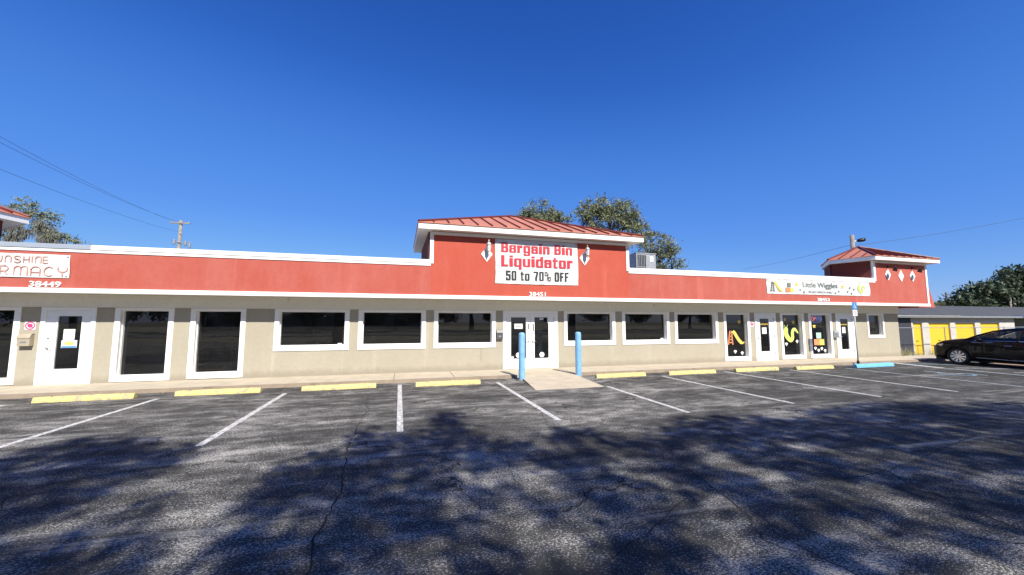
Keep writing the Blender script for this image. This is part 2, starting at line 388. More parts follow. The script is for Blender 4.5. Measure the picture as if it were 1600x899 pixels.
# ------------------------------------------------------------------ ground, lot, walk
def smooth(a, b, x):
    t = max(0, min(1, (x-a)/(b-a))); return t*t*(3-2*t)
def zt(x, y): return -0.006 - 0.46*smooth(24.4, 27.5, x)*smooth(-0.6, 2.6, y)
def grid_axis(lo, hi, fine_lo, fine_hi, st):
    a = [lo, lo*0.4, fine_lo-20] + list(np.arange(fine_lo, fine_hi+0.01, st)) + [fine_hi+20, hi*0.4, hi]
    return [float(q) for q in a]
gx = grid_axis(-900, 900, 20, 46, 0.65); gy = grid_axis(-900, 900, -4, 9, 0.65)
mb = MB(); mb.add([(x, y, zt(x, y)) for y in gy for x in gx],
    [(j*len(gx)+i, j*len(gx)+i+1, (j+1)*len(gx)+i+1, (j+1)*len(gx)+i) for j in range(len(gy)-1) for i in range(len(gx)-1)])
structure(mb.build('ground', 'ground'))
structure(MB().sheet([(-70, -26), (60, -26), (60, -9.4), (25.4, -9.4), (25.0, -1.48), (-70, -1.48)], 0.0).build('parking_lot', 'asphalt'))
structure(MB().sheet([(24.2, -9), (34, -9), (32, -2.2), (27.6, -1.9), (24.2, -2.9)], 0.012).build('mulch_bed', 'mulch'))
structure(MB().box(-900, 900, -38, -37.6, -0.1, 0.15).build('kerb', 'paleconc')); structure(MB().box(-900, 900, -60.4, -60, -0.1, 0.15).build('kerb', 'paleconc'))
structure(MB().sheet([(-900, -60), (900, -60), (900, -38), (-900, -38)], 0.01).build('road', 'asphalt'))
FRONT = -1.48
# walk slabs (cut out for the ramp), and its rough kerb face
wk = MB(); xs = [-30, -26, -22, -18.2, -14.3, -11.2, -8.0, -5.9, -3.0, -0.35, 1.45, 3.36]
def slab(a, b): wk.box(a+0.006, b-0.006, FRONT+0.035, -0.002, -0.08, 0.098)
for a, b in zip(xs[:-1], xs[1:]): slab(a, b)
xs2 = [5.42, 8.1, 11.0, 13.9, 16.8, 19.7, 22.6, 25.4, 28.2]
for a, b in zip(xs2[:-1], xs2[1:]): slab(a, b)
structure(wk.build('sidewalk', 'walk', bevel=0.012))
kb = MB(); lit = MB()
def kerbrun(a, b):
    n = max(2, int((b-a)/0.16)); px = [a+(b-a)*i/n for i in range(n+1)]
    fr = [FRONT + rng.uniform(-0.035, 0.020) for _ in px]; tp = [0.092 - (rng.random()**3)*0.055 for _ in px]
    vs = []; 
    for x, f, t_ in zip(px, fr, tp): vs += [(x, f-0.045, -0.01), (x, f, t_), (x, FRONT+0.033, 0.0965)]
    for _ in range(int((b-a)*26)):   # grit and leaf litter washed against the kerb
        x = rng.uniform(a, b); q = abs(rng.gauss(0, .10)); r_ = rng.uniform(.008, .035)
        lit.add([(x-r_, FRONT-q, .003), (x, FRONT-q-r_*.6, .004), (x+r_, FRONT-q, .003), (x, FRONT-q+r_*.5, .003+r_*.5)], [(0,1,2), (0,2,3), (0,1,3), (1,2,3)])
    kb.add(vs, [q for i in range(n) for q in ((i*3, i*3+3, i*3+4, i*3+1), (i*3+1, i*3+4, i*3+5, i*3+2))])
kerbrun(-30, 3.36); kerbrun(5.42, 28.2)
structure(kb.build('kerb', 'kerb'))
lo = lit.build('kerb_grit', 'kerb'); lo['kind'] = 'stuff'; lo['label'] = 'brown grit and litter along the kerb'; lo['category'] = 'grit'
rp = MB()
rp.box(3.37, 5.41, FRONT+0.0, -0.002, -0.05, 0.090)
rp.add([(3.52,-1.482,0.088),(5.36,-1.482,0.088),(5.30,-3.70,0.012),(3.30,-3.70,0.012),(3.52,-1.482,-0.03),(5.36,-1.482,-0.03),(5.30,-3.70,-0.03),(3.30,-3.70,-0.03)],
       [(0,3,2,1),(0,1,5,4),(1,2,6,5),(2,3,7,6),(3,0,4,7)])
structure(rp.build('entrance_ramp', 'walk'))
# markings: one object per painted line
def stripe(name, pts, w, mat, z=0.004):
    m = MB()
    for (a, b) in zip(pts[:-1], pts[1:]):
        A, B = Vector(a), Vector(b); d = (B-A).normalized(); n = Vector((-d.y, d.x))*w/2
        m.add([(A.x+n.x, A.y+n.y, z), (A.x-n.x, A.y-n.y, z), (B.x-n.x, B.y-n.y, z), (B.x+n.x, B.y+n.y, z)], [(0,1,2,3)])
    return structure(m.build(name, mat))
for x0, y0, x1, y1, m_ in [(-8.35,-2.4,-8.35,-6.7,'line'), (-5.58,-2.46,-5.60,-6.75,'line'), (-2.91,-2.5,-2.87,-6.72,'line'), (-0.16,-1.9,-0.07,-6.74,'line'),
        (2.62,-2.2,2.72,-6.75,'line'), (5.42,-3.72,5.42,-6.88,'line'), (8.18,-2.38,8.26,-6.78,'line'), (11.1,-1.95,11.0,-6.75,'line'), (13.85,-2.2,13.72,-6.8,'line'),
        (16.42,-2.4,16.5,-6.8,'linefaint'), (-11.1,-2.4,-11.1,-6.7,'line'), (-13.9,-2.4,-13.9,-6.7,'line')]:
    stripe('parking_line', [(x0, y0), (x1, y1)], 0.105, m_)
stripe('parking_line', [(20.55,-1.55), (20.15,-3.3)], 0.30, 'line'); stripe('parking_line', [(20.15,-3.3), (19.8,-6.9)], 0.16, 'linefaint')
for k in range(3): stripe('parking_line', [(20.75, -1.9-k*1.5), (22.5, -2.9-k*1.5)], 0.14, 'linefaint' if k else 'lineblue')
stripe('parking_line', [(22.62,-1.6), (22.45,-6.6)], 0.10, 'linefaint')
# worn wheelchair symbol in the accessible stall
sy = [(18.3+0.42*math.cos(t), -4.6+0.42*math.sin(t)) for t in np.linspace(1.9, 6.0, 12)]
stripe('painted_wheelchair_symbol', sy, 0.10, 'lineblue'); stripe('painted_wheelchair_symbol', [(18.25,-3.75),(18.25,-4.6),(18.7,-4.6),(18.85,-5.1)], 0.11, 'linefaint')
# fine cracks and dark sealed seams in the asphalt, each a ragged ribbon
def crack(pts, w):
    P = []
    for a, b in zip(pts[:-1], pts[1:]):
        n = max(2, int(math.dist(a, b)/0.09))
        for i in range(n): P.append((a[0]+(b[0]-a[0])*i/n, a[1]+(b[1]-a[1])*i/n))
    P.append(pts[-1]); off = 0; Q = []
    for p in P: off = off*0.7 + rng.uniform(-0.022, 0.022); Q.append((p[0]+off, p[1]+off*0.7+rng.uniform(-0.008, 0.008)))
    m = MB(); vs = []
    for i, q in enumerate(Q):
        d = Vector(Q[min(i+1, len(Q)-1)]) - Vector(Q[max(i-1, 0)]); d.normalize(); ww = w*rng.uniform(0.2, 1.0)*(1 if 0 < i < len(Q)-1 else 0.1)/2
        vs += [(q[0]-d.y*ww, q[1]+d.x*ww, 0.003), (q[0]+d.y*ww, q[1]-d.x*ww, 0.003)]
    m.add(vs, [(2*i, 2*i+1, 2*i+3, 2*i+2) for i in range(len(Q)-1)])
    structure(m.build('pavement_crack', 'crack'))
for pts, w in [
    ([(-0.84,-3.4),(-0.82,-4.35),(-0.70,-5.1),(-0.76,-5.68),(-0.78,-7.06),(-0.72,-8.23),(-0.62,-8.88),(-0.67,-9.59),(-0.70,-9.95),(-0.66,-10.6)], 0.024),
    ([(3.4,-9.2),(3.25,-9.88),(3.1,-10.4),(3.12,-11.0),(3.15,-11.5)], 0.020),
    ([(4.53,-10.01),(5.09,-10.03),(5.65,-9.99),(5.45,-10.26),(5.36,-10.62),(5.23,-10.99),(5.13,-11.4)], 0.020),
    ([(2.9,-9.9),(2.37,-10.2),(2.0,-10.43),(1.79,-10.52),(1.49,-10.69)], 0.014),
    ([(-4.4,-8.2),(-3.69,-8.47),(-3.91,-8.1),(-3.83,-7.87),(-3.46,-7.67),(-2.6,-7.5)], 0.026),
    ([(-1.79,-9.79),(-1.49,-9.61),(-1.07,-9.63),(-0.69,-9.62)], 0.013), ([(2.66,-5.8),(2.38,-7.13)], 0.018), ([(1.32,-8.0),(1.27,-8.78),(1.23,-9.24)], 0.012),
    ([(5.65,-9.99),(6.25,-9.87),(7.38,-9.62),(9.0,-9.3)], 0.018), ([(0.8,-3.3),(1.9,-4.3),(2.1,-5.0)], 0.012), ([(6.4,-8.1),(7.6,-7.6),(9.6,-7.7),(12.0,-7.2)], 0.018),
    ([(-5.2,-5.0),(-4.1,-5.3),(-3.0,-4.9)], 0.014), ([(4.2,-6.5),(4.6,-7.6),(5.5,-8.4),(5.9,-9.0)], 0.014), ([(-2.2,-6.2),(-1.6,-7.4),(-2.0,-8.2)], 0.010)]:
    crack(pts, w)

# ------------------------------------------------------------------ the shop building
B = thing('commercial_building', (6.0, 0, 0), 'long single-storey shop building with red fascia, tan walls and small hipped red metal towers', 'building')
F0 = -0.78           # face of the red fascia
WINS = [(-11.45,-10.02,0.13,'tall'), (-7.98,-6.58,0.115,'tall'), (-6.17,-4.75,0.13,'tall'), (-3.97,-1.81,0.885,'wide'), (-1.54,0.62,0.885,'wide'), (0.89,3.07,0.885,'wide'),
        (5.71,7.88,0.895,'wide'), (8.18,10.36,0.895,'wide'), (10.61,12.78,0.885,'wide'), (13.07,14.47,0.12,'tall'), (16.19,17.60,0.12,'tall'), (17.87,19.31,0.12,'tall'), (21.63,22.79,1.01,'small')]
DOORS = [(-9.60,-8.40), (3.34,5.46), (14.74,15.94), (19.56,20.74)]
TOP = 2.19
ops = sorted([(a, b, z) for a, b, z, _ in WINS] + [(a, b, 0.098) for a, b in DOORS])
w = MB(); x = -19.0
for a, b, z in ops:
    w.box(x, a, 0, 0.2, -0.1, TOP); 
    if z > 0.1: w.box(a, b, 0, 0.2, -0.1, z)
    x = b
w.box(x, 23.82, 0, 0.2, -0.1, TOP)
w.box(-19.0, 23.82, 0.003, 0.2, TOP, 3.4)
w.box(23.62, 23.82, 0.2, 10.0, -0.1, 3.4); w.box(-19.0, -18.8, 0.2, 10, -0.1, 3.4); w.box(-18.8, 23.62, 9.8, 10.0, -0.1, 3.4)
w.build('front_wall', 'beige', B)
MB().box(-19.0, 23.85, -0.035, 0.001, TOP+0.005, 2.56).build('header_band', 'band', B)
MB().box(-18.8, 23.62, 0.2, 9.8, 3.30, 3.36).build('flat_roof', 'flatroof', B)
MB().box(-19.0, 24.70, F0+0.08, -0.037, 2.565, 2.60).build('soffit', 'soffit', B)
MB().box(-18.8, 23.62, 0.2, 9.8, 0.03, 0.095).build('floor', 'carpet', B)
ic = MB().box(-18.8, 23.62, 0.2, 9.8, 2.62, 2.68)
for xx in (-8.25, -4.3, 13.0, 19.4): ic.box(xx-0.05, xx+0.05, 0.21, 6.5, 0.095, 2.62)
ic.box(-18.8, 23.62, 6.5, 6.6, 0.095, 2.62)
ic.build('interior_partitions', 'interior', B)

# fascia walls: low runs and towers
TZ = 4.70
def lowrun(a, b, grey_to=None):
    MB().box(a, b, F0, F0+0.12, 2.665, 3.625).build('fascia_wall', 'red_faded', B)
    MB().box(a, b, F0-0.022, F0+0.14, 3.622, 3.695).build('trim', 'white', B)
    segs = [(a, b, 'coping')] if grey_to is None else [(a, grey_to, 'greycoping'), (grey_to, b, 'coping')]
    for p, q, m_ in segs: MB().box(p+0.001, q-0.001, F0-0.04, F0+0.40, 3.700, 3.825).build('coping', m_, B, bevel=0.008)
lowrun(-11.30, 0.70, -8.16); lowrun(8.03, 21.10)
MB().box(-11.3, 21.1, 0.1, 0.24, 3.3, 3.70).build('rear_parapet', 'coping', B)
MB().box(-19.0, 24.80, F0-0.03, F0+0.10, 2.545, 2.668).build('trim', 'white', B, bevel=0.006)

def seam_roof(name, eave, apex, z, thick_dir=1):
    """hipped metal roof over an eave polygon (ccw), with raised seams running up every slope"""
    root = MB(); ribs = MB(); A = Vector(apex); n = len(eave); E = [Vector((p[0], p[1], z)) for p in eave]
    root.add([tuple(e) for e in E] + [tuple(A)], [(i, (i+1) % n, n) for i in range(n)])
    for i in range(n):
        P, Q = E[i], E[(i+1) % n]; u = (Q-P); L = u.length; u.normalize()
        nrm = u.cross(A-P).normalized(); up = nrm.cross(u).normalized(); ax = (A-P).dot(u); ay = (A-P).dot(up)
        k = int(L/0.5)
        for j in range(1, k+1):
            sx_ = j*L/(k+1)
            if 0 < ax < L: hh = ay*(sx_/ax if sx_ < ax else (L-sx_)/(L-ax))
            elif ax <= 0: hh = ay*(L-sx_)/(L-ax)
            else: hh = ay*sx_/ax
            a0 = P+u*sx_; b0 = a0+up*max(0.05, hh-0.02)
            if ax <= 0 or ax >= L: b0 = a0+up*hh*0.97
            ribs.add([a0-u*.016, a0+u*.016, b0+u*.016, b0-u*.016, a0-u*.016+nrm*.045, a0+u*.016+nrm*.045, b0+u*.016+nrm*.045, b0-u*.016+nrm*.045],
                     [(0,3,2,1),(4,5,6,7),(0,1,5,4),(1,2,6,5),(2,3,7,6),(3,0,4,7)])
        d = (A-P)
        ribs.tube([P+Vector((0,0,.02)), A+Vector((0,0,.02))], 0.05, 6)
    r = root.build('roof', 'roofred', B)
    ribs.build('roof_seams', 'roofrib', r)
    return r
def eave_box(eave, z0, z1, t=0.035):
    m = MB(); n = len(eave)
    cx = sum(p[0] for p in eave)/n; cy = sum(p[1] for p in eave)/n
    inn = []
    for i in range(n):
        P0, P1, P2 = Vector(eave[i-1]), Vector(eave[i]), Vector(eave[(i+1) % n])
        d1 = (P1-P0).normalized(); d2 = (P2-P1).normalized(); n1 = Vector((-d1.y, d1.x)); n2 = Vector((-d2.y, d2.x))
        b = (n1+n2).normalized(); inn.append(P1 + b*t/max(0.3, b.dot(n1)))
    vs = [(p[0], p[1], z0) for p in eave] + [(p[0], p[1], z1) for p in eave] + [(p[0], p[1], z0) for p in inn] + [(p[0], p[1], z1) for p in inn]
    fs = []
    for i in range(n):
        j = (i+1) % n; fs += [(i, j, n+j, n+i), (2*n+j, 2*n+i, 3*n+i, 3*n+j), (i, 2*n+i, 2*n+j, j), (n+i, n+j, 3*n+j, 3*n+i)]
    m.add(vs, fs); m.build('eave_fascia', 'white', B)
    MB().sheet([tuple(p) for p in inn], z0+0.012).build('soffit', 'soffit', B)
    dr = MB()
    for i in range(n):      # drip edge of the roof sheet
        j = (i+1) % n; P = Vector(eave[i]); Q = Vector(eave[j]); d = (Q-P).normalized(); nn = Vector((d.y, -d.x))*0.03
        dr.add([(P.x, P.y, z1+.001), (Q.x, Q.y, z1+.001), (Q.x+nn.x, Q.y+nn.y, z1+.001), (P.x+nn.x, P.y+nn.y, z1+.001),
                (P.x, P.y, z1+.03), (Q.x, Q.y, z1+.03), (Q.x+nn.x, Q.y+nn.y, z1+.012), (P.x+nn.x, P.y+nn.y, z1+.012)],
               [(0,3,2,1),(4,5,6,7),(0,1,5,4),(1,2,6,5),(2,3,7,6),(3,0,4,7)])
    dr.build('drip_edge', 'roofred', B)

def tower(x0, x1, walls, zt_, eave, ez0, ez1, apex, mat='red'):
    # front wall continues the fascia upward; return walls behind it
    MB().box(x0, x1, F0, F0+0.12, 2.665, zt_).build('tower_wall', mat, B)
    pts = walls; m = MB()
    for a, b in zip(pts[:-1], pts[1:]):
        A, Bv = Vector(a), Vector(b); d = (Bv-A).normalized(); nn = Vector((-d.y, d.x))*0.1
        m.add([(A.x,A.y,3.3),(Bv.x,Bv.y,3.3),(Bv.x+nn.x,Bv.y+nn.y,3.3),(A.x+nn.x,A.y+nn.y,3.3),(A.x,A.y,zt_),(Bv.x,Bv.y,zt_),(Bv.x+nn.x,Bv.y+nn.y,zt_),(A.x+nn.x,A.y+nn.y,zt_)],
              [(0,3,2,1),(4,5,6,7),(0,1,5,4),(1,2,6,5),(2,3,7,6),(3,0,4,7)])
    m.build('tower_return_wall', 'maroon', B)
    eave_box(eave, ez0, ez1); seam_roof('roof', eave, apex, ez1+0.03)
# central tower
E1 = [(0.28,-1.12),(8.50,-1.12),(8.45,3.4),(0.20,3.4)]
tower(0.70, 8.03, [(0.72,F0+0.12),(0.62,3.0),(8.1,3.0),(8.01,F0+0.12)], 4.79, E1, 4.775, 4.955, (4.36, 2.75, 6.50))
MB().box(0.668, 0.788, F0-0.026, F0+0.16, 3.70, 4.66).build('trim', 'white', B)
MB().box(7.945, 8.065, F0-0.026, F0+0.16, 3.70, 4.66).build('trim', 'white', B)
MB().box(0.668, 8.065, F0-0.028, F0+0.14, 4.662, 4.765).build('trim', 'white', B)
# right tower with a chamfered rear
E2 = [(20.72,-1.12),(25.15,-1.12),(25.15,2.2),(21.95,2.15),(20.20,0.58)]
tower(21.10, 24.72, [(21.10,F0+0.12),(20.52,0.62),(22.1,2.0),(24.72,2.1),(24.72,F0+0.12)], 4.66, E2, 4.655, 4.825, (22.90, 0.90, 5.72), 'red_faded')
MB().box(21.06, 21.18, F0-0.026, F0+0.16, 3.70, 4.56).build('trim', 'white', B)
MB().box(24.62, 24.74, F0-0.026, F0+0.10, 2.67, 4.56).build('trim', 'white', B)
MB().box(21.06, 24.74, F0-0.028, F0+0.14, 4.562, 4.652).build('trim', 'white', B)
MB().prism([(24.785,4.55),(24.785,2.52),(26.0,2.52),(25.28,4.55)], lambda p:(p[0],-0.36,p[1]), lambda p:(p[0],3.0,p[1])).build('flared_side_skirt', 'red_faded', B)
MB().box(24.72, 24.78, F0+0.1, 2.1, 2.6, 3.9).build('side_fascia_wall', 'red_faded', B)
# left tower, mostly outside the photo
E3 = [(-15.4,-1.12),(-11.22,-1.12),(-10.80,0.95),(-12.6,2.4),(-15.4,2.4)]
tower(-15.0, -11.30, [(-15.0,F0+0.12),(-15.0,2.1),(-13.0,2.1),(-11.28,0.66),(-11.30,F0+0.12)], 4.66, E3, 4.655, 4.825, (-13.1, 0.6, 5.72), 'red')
MB().box(-19.0, -15.0, F0, F0+0.12, 2.665, 3.7).build('fascia_wall', 'red_faded', B)

# windows: casing boards, jamb liner, inner frame, pane
def window(a, b, z0, kind):
    ca, bt, tp = (0.135, 0.155, 0.07) if kind != 'small' else (0.10, 0.12, 0.06)
    f = MB(); y0 = -0.024
    f.box(a, a+ca, y0, 0.02, z0, TOP); f.box(b-ca, b, y0, 0.02, z0, TOP)
    f.box(a+ca, b-ca, y0, 0.02, z0, z0+bt); f.box(a+ca, b-ca, y0, 0.02, TOP-tp, TOP)
    oa, ob, oz, ot = a+ca, b-ca, z0+bt, TOP-tp
    root = f.build('window', 'white', B, bevel=0.005)
    j = MB()   # reveal lining
    j.box(oa-0.02, oa, 0.021, 0.185, oz, ot); j.box(ob, ob+0.02, 0.021, 0.185, oz, ot)
    j.box(oa-0.02, ob+0.02, 0.021, 0.185, oz-0.02, oz); j.box(oa-0.02, ob+0.02, 0.021, 0.185, ot, ot+0.02)
    # stop moulding half-way in
    j.box(oa+0.0005, oa+0.022, 0.075, 0.184, oz+0.02, ot-0.02); j.box(ob-0.022, ob-0.0005, 0.075, 0.184, oz+0.02, ot-0.02)
    j.box(oa+0.0005, ob-0.0005, 0.075, 0.184, oz+0.0005, oz+0.02); j.box(oa+0.0005, ob-0.0005, 0.075, 0.184, ot-0.02, ot-0.0005)
    j.build('frame', 'white', root)
    g = MB(); g.add([(oa+.02,0.15,oz+.018),(ob-.02,0.15,oz+.018),(ob-.02,0.15,ot-.018),(oa+.02,0.15,ot-.018)], [(0,1,2,3)])
    g.build('pane', 'glass', root)
for a, b, z, k in WINS: window(a, b, z, k)

def door(a, b, leaves, z1=TOP):
    f = MB(); t = leaves[0][0]-a
    f.box(a, leaves[0][0]-0.004, -0.022, 0.14, 0.10, z1); f.box(leaves[-1][1]+0.004, b, -0.022, 0.14, 0.10, z1)
    f.box(leaves[0][0]-0.004, leaves[-1][1]+0.004, -0.022, 0.14, z1-0.085, z1)
    f.box(leaves[0][0]-0.004, leaves[-1][1]+0.004, 0.0, 0.14, 0.10, 0.125)
    root = f.build('door_frame', 'door', B, bevel=0.004)
    for (la, lb, ga, gb, gz0, gz1, hinge) in leaves:
        d = MB(); y0, y1 = 0.012, 0.057; zt2 = z1-0.09; zb = 0.13
        d.box(la, ga, y0, y1, zb, zt2); d.box(gb, lb, y0, y1, zb, zt2); d.box(ga, gb, y0, y1, zb, gz0); d.box(ga, gb, y0, y1, gz1, zt2)
        for (p, q, r, s_) in ((ga-0.03, ga, gz0-0.03, gz1+0.03), (gb, gb+0.03, gz0-0.03, gz1+0.03), (ga, gb, gz0-0.03, gz0), (ga, gb, gz1, gz1+0.03)): d.box(p, q, y0-0.012, y0+0.001, r, s_)
        leaf = d.build('door', 'door', B, bevel=0.003)
        g = MB(); g.add([(ga,0.04,gz0),(gb,0.04,gz0),(gb,0.04,gz1),(ga,0.04,gz1)], [(0,1,2,3)]); g.build('pane', 'glass', leaf)
        hx = la+0.075 if hinge == 'R' else lb-0.075; s_ = 1 if hinge == 'R' else -1
        h = MB(); h.lathe([(0.0,-0.03),(0.03,-0.03),(0.03,-0.012),(0.03,0.0)], (hx, 0.012, 1.09), 'Y', 14)
        h.tube([(hx,-0.02,1.09),(hx,-0.05,1.09),(hx+0.05*s_,-0.055,1.088),(hx+0.12*s_,-0.05,1.082)], [0.011,0.011,0.01,0.008], 8)
        h.build('handle', 'metal', leaf, smooth=True)
        MB().lathe([(0.0,-0.024),(0.026,-0.022),(0.028,0.0)], (hx, 0.012, 1.36), 'Y', 14).build('lock', 'metal', leaf, smooth=True)
        xh = lb+0.001 if hinge == 'R' else la-0.001
        for zz in (0.42, 1.15, 1.90):
            MB().box(xh-0.012, xh+0.012, -0.004, 0.011, zz-0.05, zz+0.05).build('hinge', 'galv', leaf)
door(-9.60, -8.40, [(-9.49,-8.51,-9.24,-8.72,0.51,1.95,'R')])
door(3.34, 5.46, [(3.47,4.385,3.64,4.21,0.46,1.955,'L'), (4.395,5.31,4.54,5.09,0.46,1.955,'R')])
door(14.74, 15.94, [(14.86,15.83,15.04,15.55,0.49,1.93,'R')])
door(19.56, 20.74, [(19.68,20.64,19.86,20.36,0.49,1.925,'R')])
# grey push plates pair of the double door
MB().box(4.30, 4.335, -0.002, 0.011, 1.52, 1.72).build('pull_plate', 'darkmetal', B); MB().box(4.475, 4.51, -0.002, 0.011, 1.45, 1.72).build('pull_plate', 'darkmetal', B)
MB().tube([(2.55,-0.012,0.87),(2.55,-0.012,0.42)], 0.008, 6).build('conduit', 'beige', B)
# small hooks under the fascia
for xx in (-3.6, 1.0, 9.6): MB().tube([(xx,-0.04,2.50),(xx,-0.09,2.49),(xx,-0.09,2.45)], 0.012, 6).build('soffit_hook', 'galv', B)
# ------------------------------------------------------------------ things on the facade
def ribbon(mb, pts, w, y, th=0.004):
    """flat stroke of width w through xz points, standing at depth y"""
    P = [Vector(p) for p in pts]
    for i in range(len(P)-1):
        d = P[i+1]-P[i]
        if d.length < 1e-6: continue
        d.normalize(); e = d*(w*0.45); a = P[i]-(e if i else e*0.0); b = P[i+1]+(e if i < len(P)-2 else e*0.0); n = Vector((-d.y, d.x))*w/2
        mb.flatxz([tuple(a-n), tuple(b-n), tuple(b+n), tuple(a+n)], y-0.0002*(i % 2), y+th)
    return mb
def arc(cx, cz, rx, rz, a0, a1, n=10): return [(cx+rx*math.cos(R(a0+(a1-a0)*i/n)), cz+rz*math.sin(R(a0+(a1-a0)*i/n))) for i in range(n+1)]
def star_poly(cx, cz, r, rot=90, inner=0.48): return [(cx+(r if k % 2 == 0 else r*inner)*math.cos(R(rot+36*k)), cz+(r if k % 2 == 0 else r*inner)*math.sin(R(rot+36*k))) for k in range(10)]

# banner over the entrance
def cloth(name, label, cat, x0, x1, z0, z1, y, sag=0.02):
    t = thing(name, (x0, y, z0), label, cat); m = MB(); nx, nz = 28, 12; vs = []
    for j in range(nz+1):
        for i in range(nx+1):
            u, v = i/nx, j/nz
            yy = y + 0.004*math.sin(u*9+v*4) + 0.003*math.sin(u*21-v*7)
            vs.append((x0+(x1-x0)*u + 0.012*math.sin(v*5)*(1 if u in (0, 1) else 0), yy, z0+(z1-z0)*v + sag*math.sin(u*math.pi)*(0.5-v)*-1))
    m.add(vs, [(j*(nx+1)+i, j*(nx+1)+i+1, (j+1)*(nx+1)+i+1, (j+1)*(nx+1)+i) for j in range(nz) for i in range(nx)])
    m.build('sheet', 'banner', t, smooth=True)
    for cx, cz in ((x0+0.05, z0+0.05), (x1-0.05, z0+0.05), (x0+0.05, z1-0.05), (x1-0.05, z1-0.05)):
        MB().lathe([(0.010, -0.004), (0.016, -0.006), (0.021, -0.003)], (cx, y-0.008, cz), 'Y', 12).build('grommet', 'galv', t)
    return t
YB = F0-0.02
bn = cloth('banner', 'big white banner with crimson and black lettering hung over the double entrance doors', 'banner', 2.865, 5.945, 3.105, 4.64, YB)
YL = YB-0.014
def lettering(parent, mat, *a, **k): return text_mb(*a, **k).build('lettering', mat, parent)
# heavy condensed capitals and small letters, each stroke a block: x0, x1, z0, z1 in a cell one unit wide and one capital high
ST = .37
GL = {'B': [(0,ST,0,1),(.3,.88,.85,1),(.3,.88,.43,.58),(.3,.90,0,.15),(.64,1,.06,.48),(.62,.98,.53,.94)],
 'a': [(.63,1,0,.70),(.08,.92,.62,.76),(.1,.65,.35,.47),(0,ST,.05,.42),(.08,.6,0,.12),(0,ST,.50,.70)], 'r': [(0,.52,0,.76),(.5,1,.54,.76)],
 'g': [(.63,1,-.18,.76),(0,ST,.10,.70),(.08,.65,.64,.76),(.08,.65,.04,.16),(.05,.93,-.26,-.14),(0,ST,-.20,-.05)], 'i': [(0,1,0,.76),(0,1,.84,1)],
 'n': [(0,ST,0,.76),(.63,1,0,.70),(.3,.92,.62,.76)], 'L': [(0,.45,0,1),(.4,1,0,.17)], 'q': [(.63,1,-.26,.76),(0,ST,.08,.70),(.08,.65,.64,.76),(.08,.65,.02,.14)],
 'u': [(0,ST,.05,.76),(.63,1,0,.76),(.08,.7,0,.13)], 'd': [(.63,1,0,1),(0,ST,.07,.70),(.08,.65,.63,.76),(.08,.65,0,.13)],
 't': [(.18,.62,.05,.95),(0,1,.62,.76),(.25,.98,0,.13)], 'o': [(0,ST,.06,.70),(.63,1,.06,.70),(.08,.92,.64,.76),(.08,.92,0,.12)],
 '5': [(0,1,.86,1),(0,ST,.48,.9),(.1,.9,.50,.64),(.63,1,.07,.60),(.08,.92,0,.13),(0,ST,.07,.30)], '0': [(0,ST,.06,.94),(.63,1,.06,.94),(.08,.92,.87,1),(.08,.92,0,.13)],
 '7': [(0,1,.86,1),(.60,1,.62,.88),(.46,.86,.36,.64),(.34,.74,0,.40)], 'F': [(0,.42,0,1),(.3,1,.86,1),(.3,.88,.45,.59)],
 '%': [(0,.12,.58,.96),(.32,.44,.58,.96),(.05,.40,.90,1),(.05,.40,.54,.63),(.56,.68,.04,.42),(.88,1,.04,.42),(.60,.95,.37,.46),(.60,.95,0,.09),(.40,.50,.20,.45),(.46,.56,.42,.66),(.52,.62,.62,.85),(.34,.44,.02,.24)]}
GL['O'] = GL['0']
def block_text(txt, x0, x1, z0, cap, y, mat, parent, gap=.16, st=1.0):
    wd = {'i': .46, 'r': .78, 't': .72, '%': 1.35, ' ': .42, 'L': .92, 'F': .86}
    tot = sum(wd.get(c, 1)+gap for c in txt)-gap; u = (x1-x0)/tot; x = x0; m = MB()
    for c in txt:
        w_ = wd.get(c, 1)*u
        for k, (a, b, p, q) in enumerate(GL.get(c, [])):
            e = .0003*(k+1); m.box(x+a*w_, x+b*w_, y-e, y+.003-e*.5, z0+p*cap, z0+q*cap)
        x += w_+gap*u
    return m.build('lettering', mat, parent)
block_text('Bargain Bin', 3.07, 5.72, 4.19, .345, YL, 'redprint', bn); block_text('Liquidator', 3.07, 5.73, 3.70, .385, YL, 'redprint', bn)
block_text('50 to 70% OFF', 3.24, 5.57, 3.225, .325, YL, 'blackprint', bn, .24)
# address numbers
def digits(txt, x0, x1, z0, z1, label):
    mb = text_mb(txt, x0, x1, z0, z1, F0-0.03, bold=0.012, depth=0.029)
    # little serif feet so the figures read as old-style cast numerals
    o = mb.build('address_numbers', 'white', None, origin=((x0+x1)/2, F0, z0)); tag(o, label, 'address number', 'address numbers on the fascia')
digits('38449', -9.345, -8.71, 2.685, 2.835, 'white address numbers 38449 below the pharmacy banner')
digits('38451', 4.08, 4.69, 2.685, 2.83, 'white address numbers 38451 below the big crimson-lettered banner')
digits('38453', 17.41, 18.14, 2.70, 2.84, 'white address numbers 38453 below the playground banner')

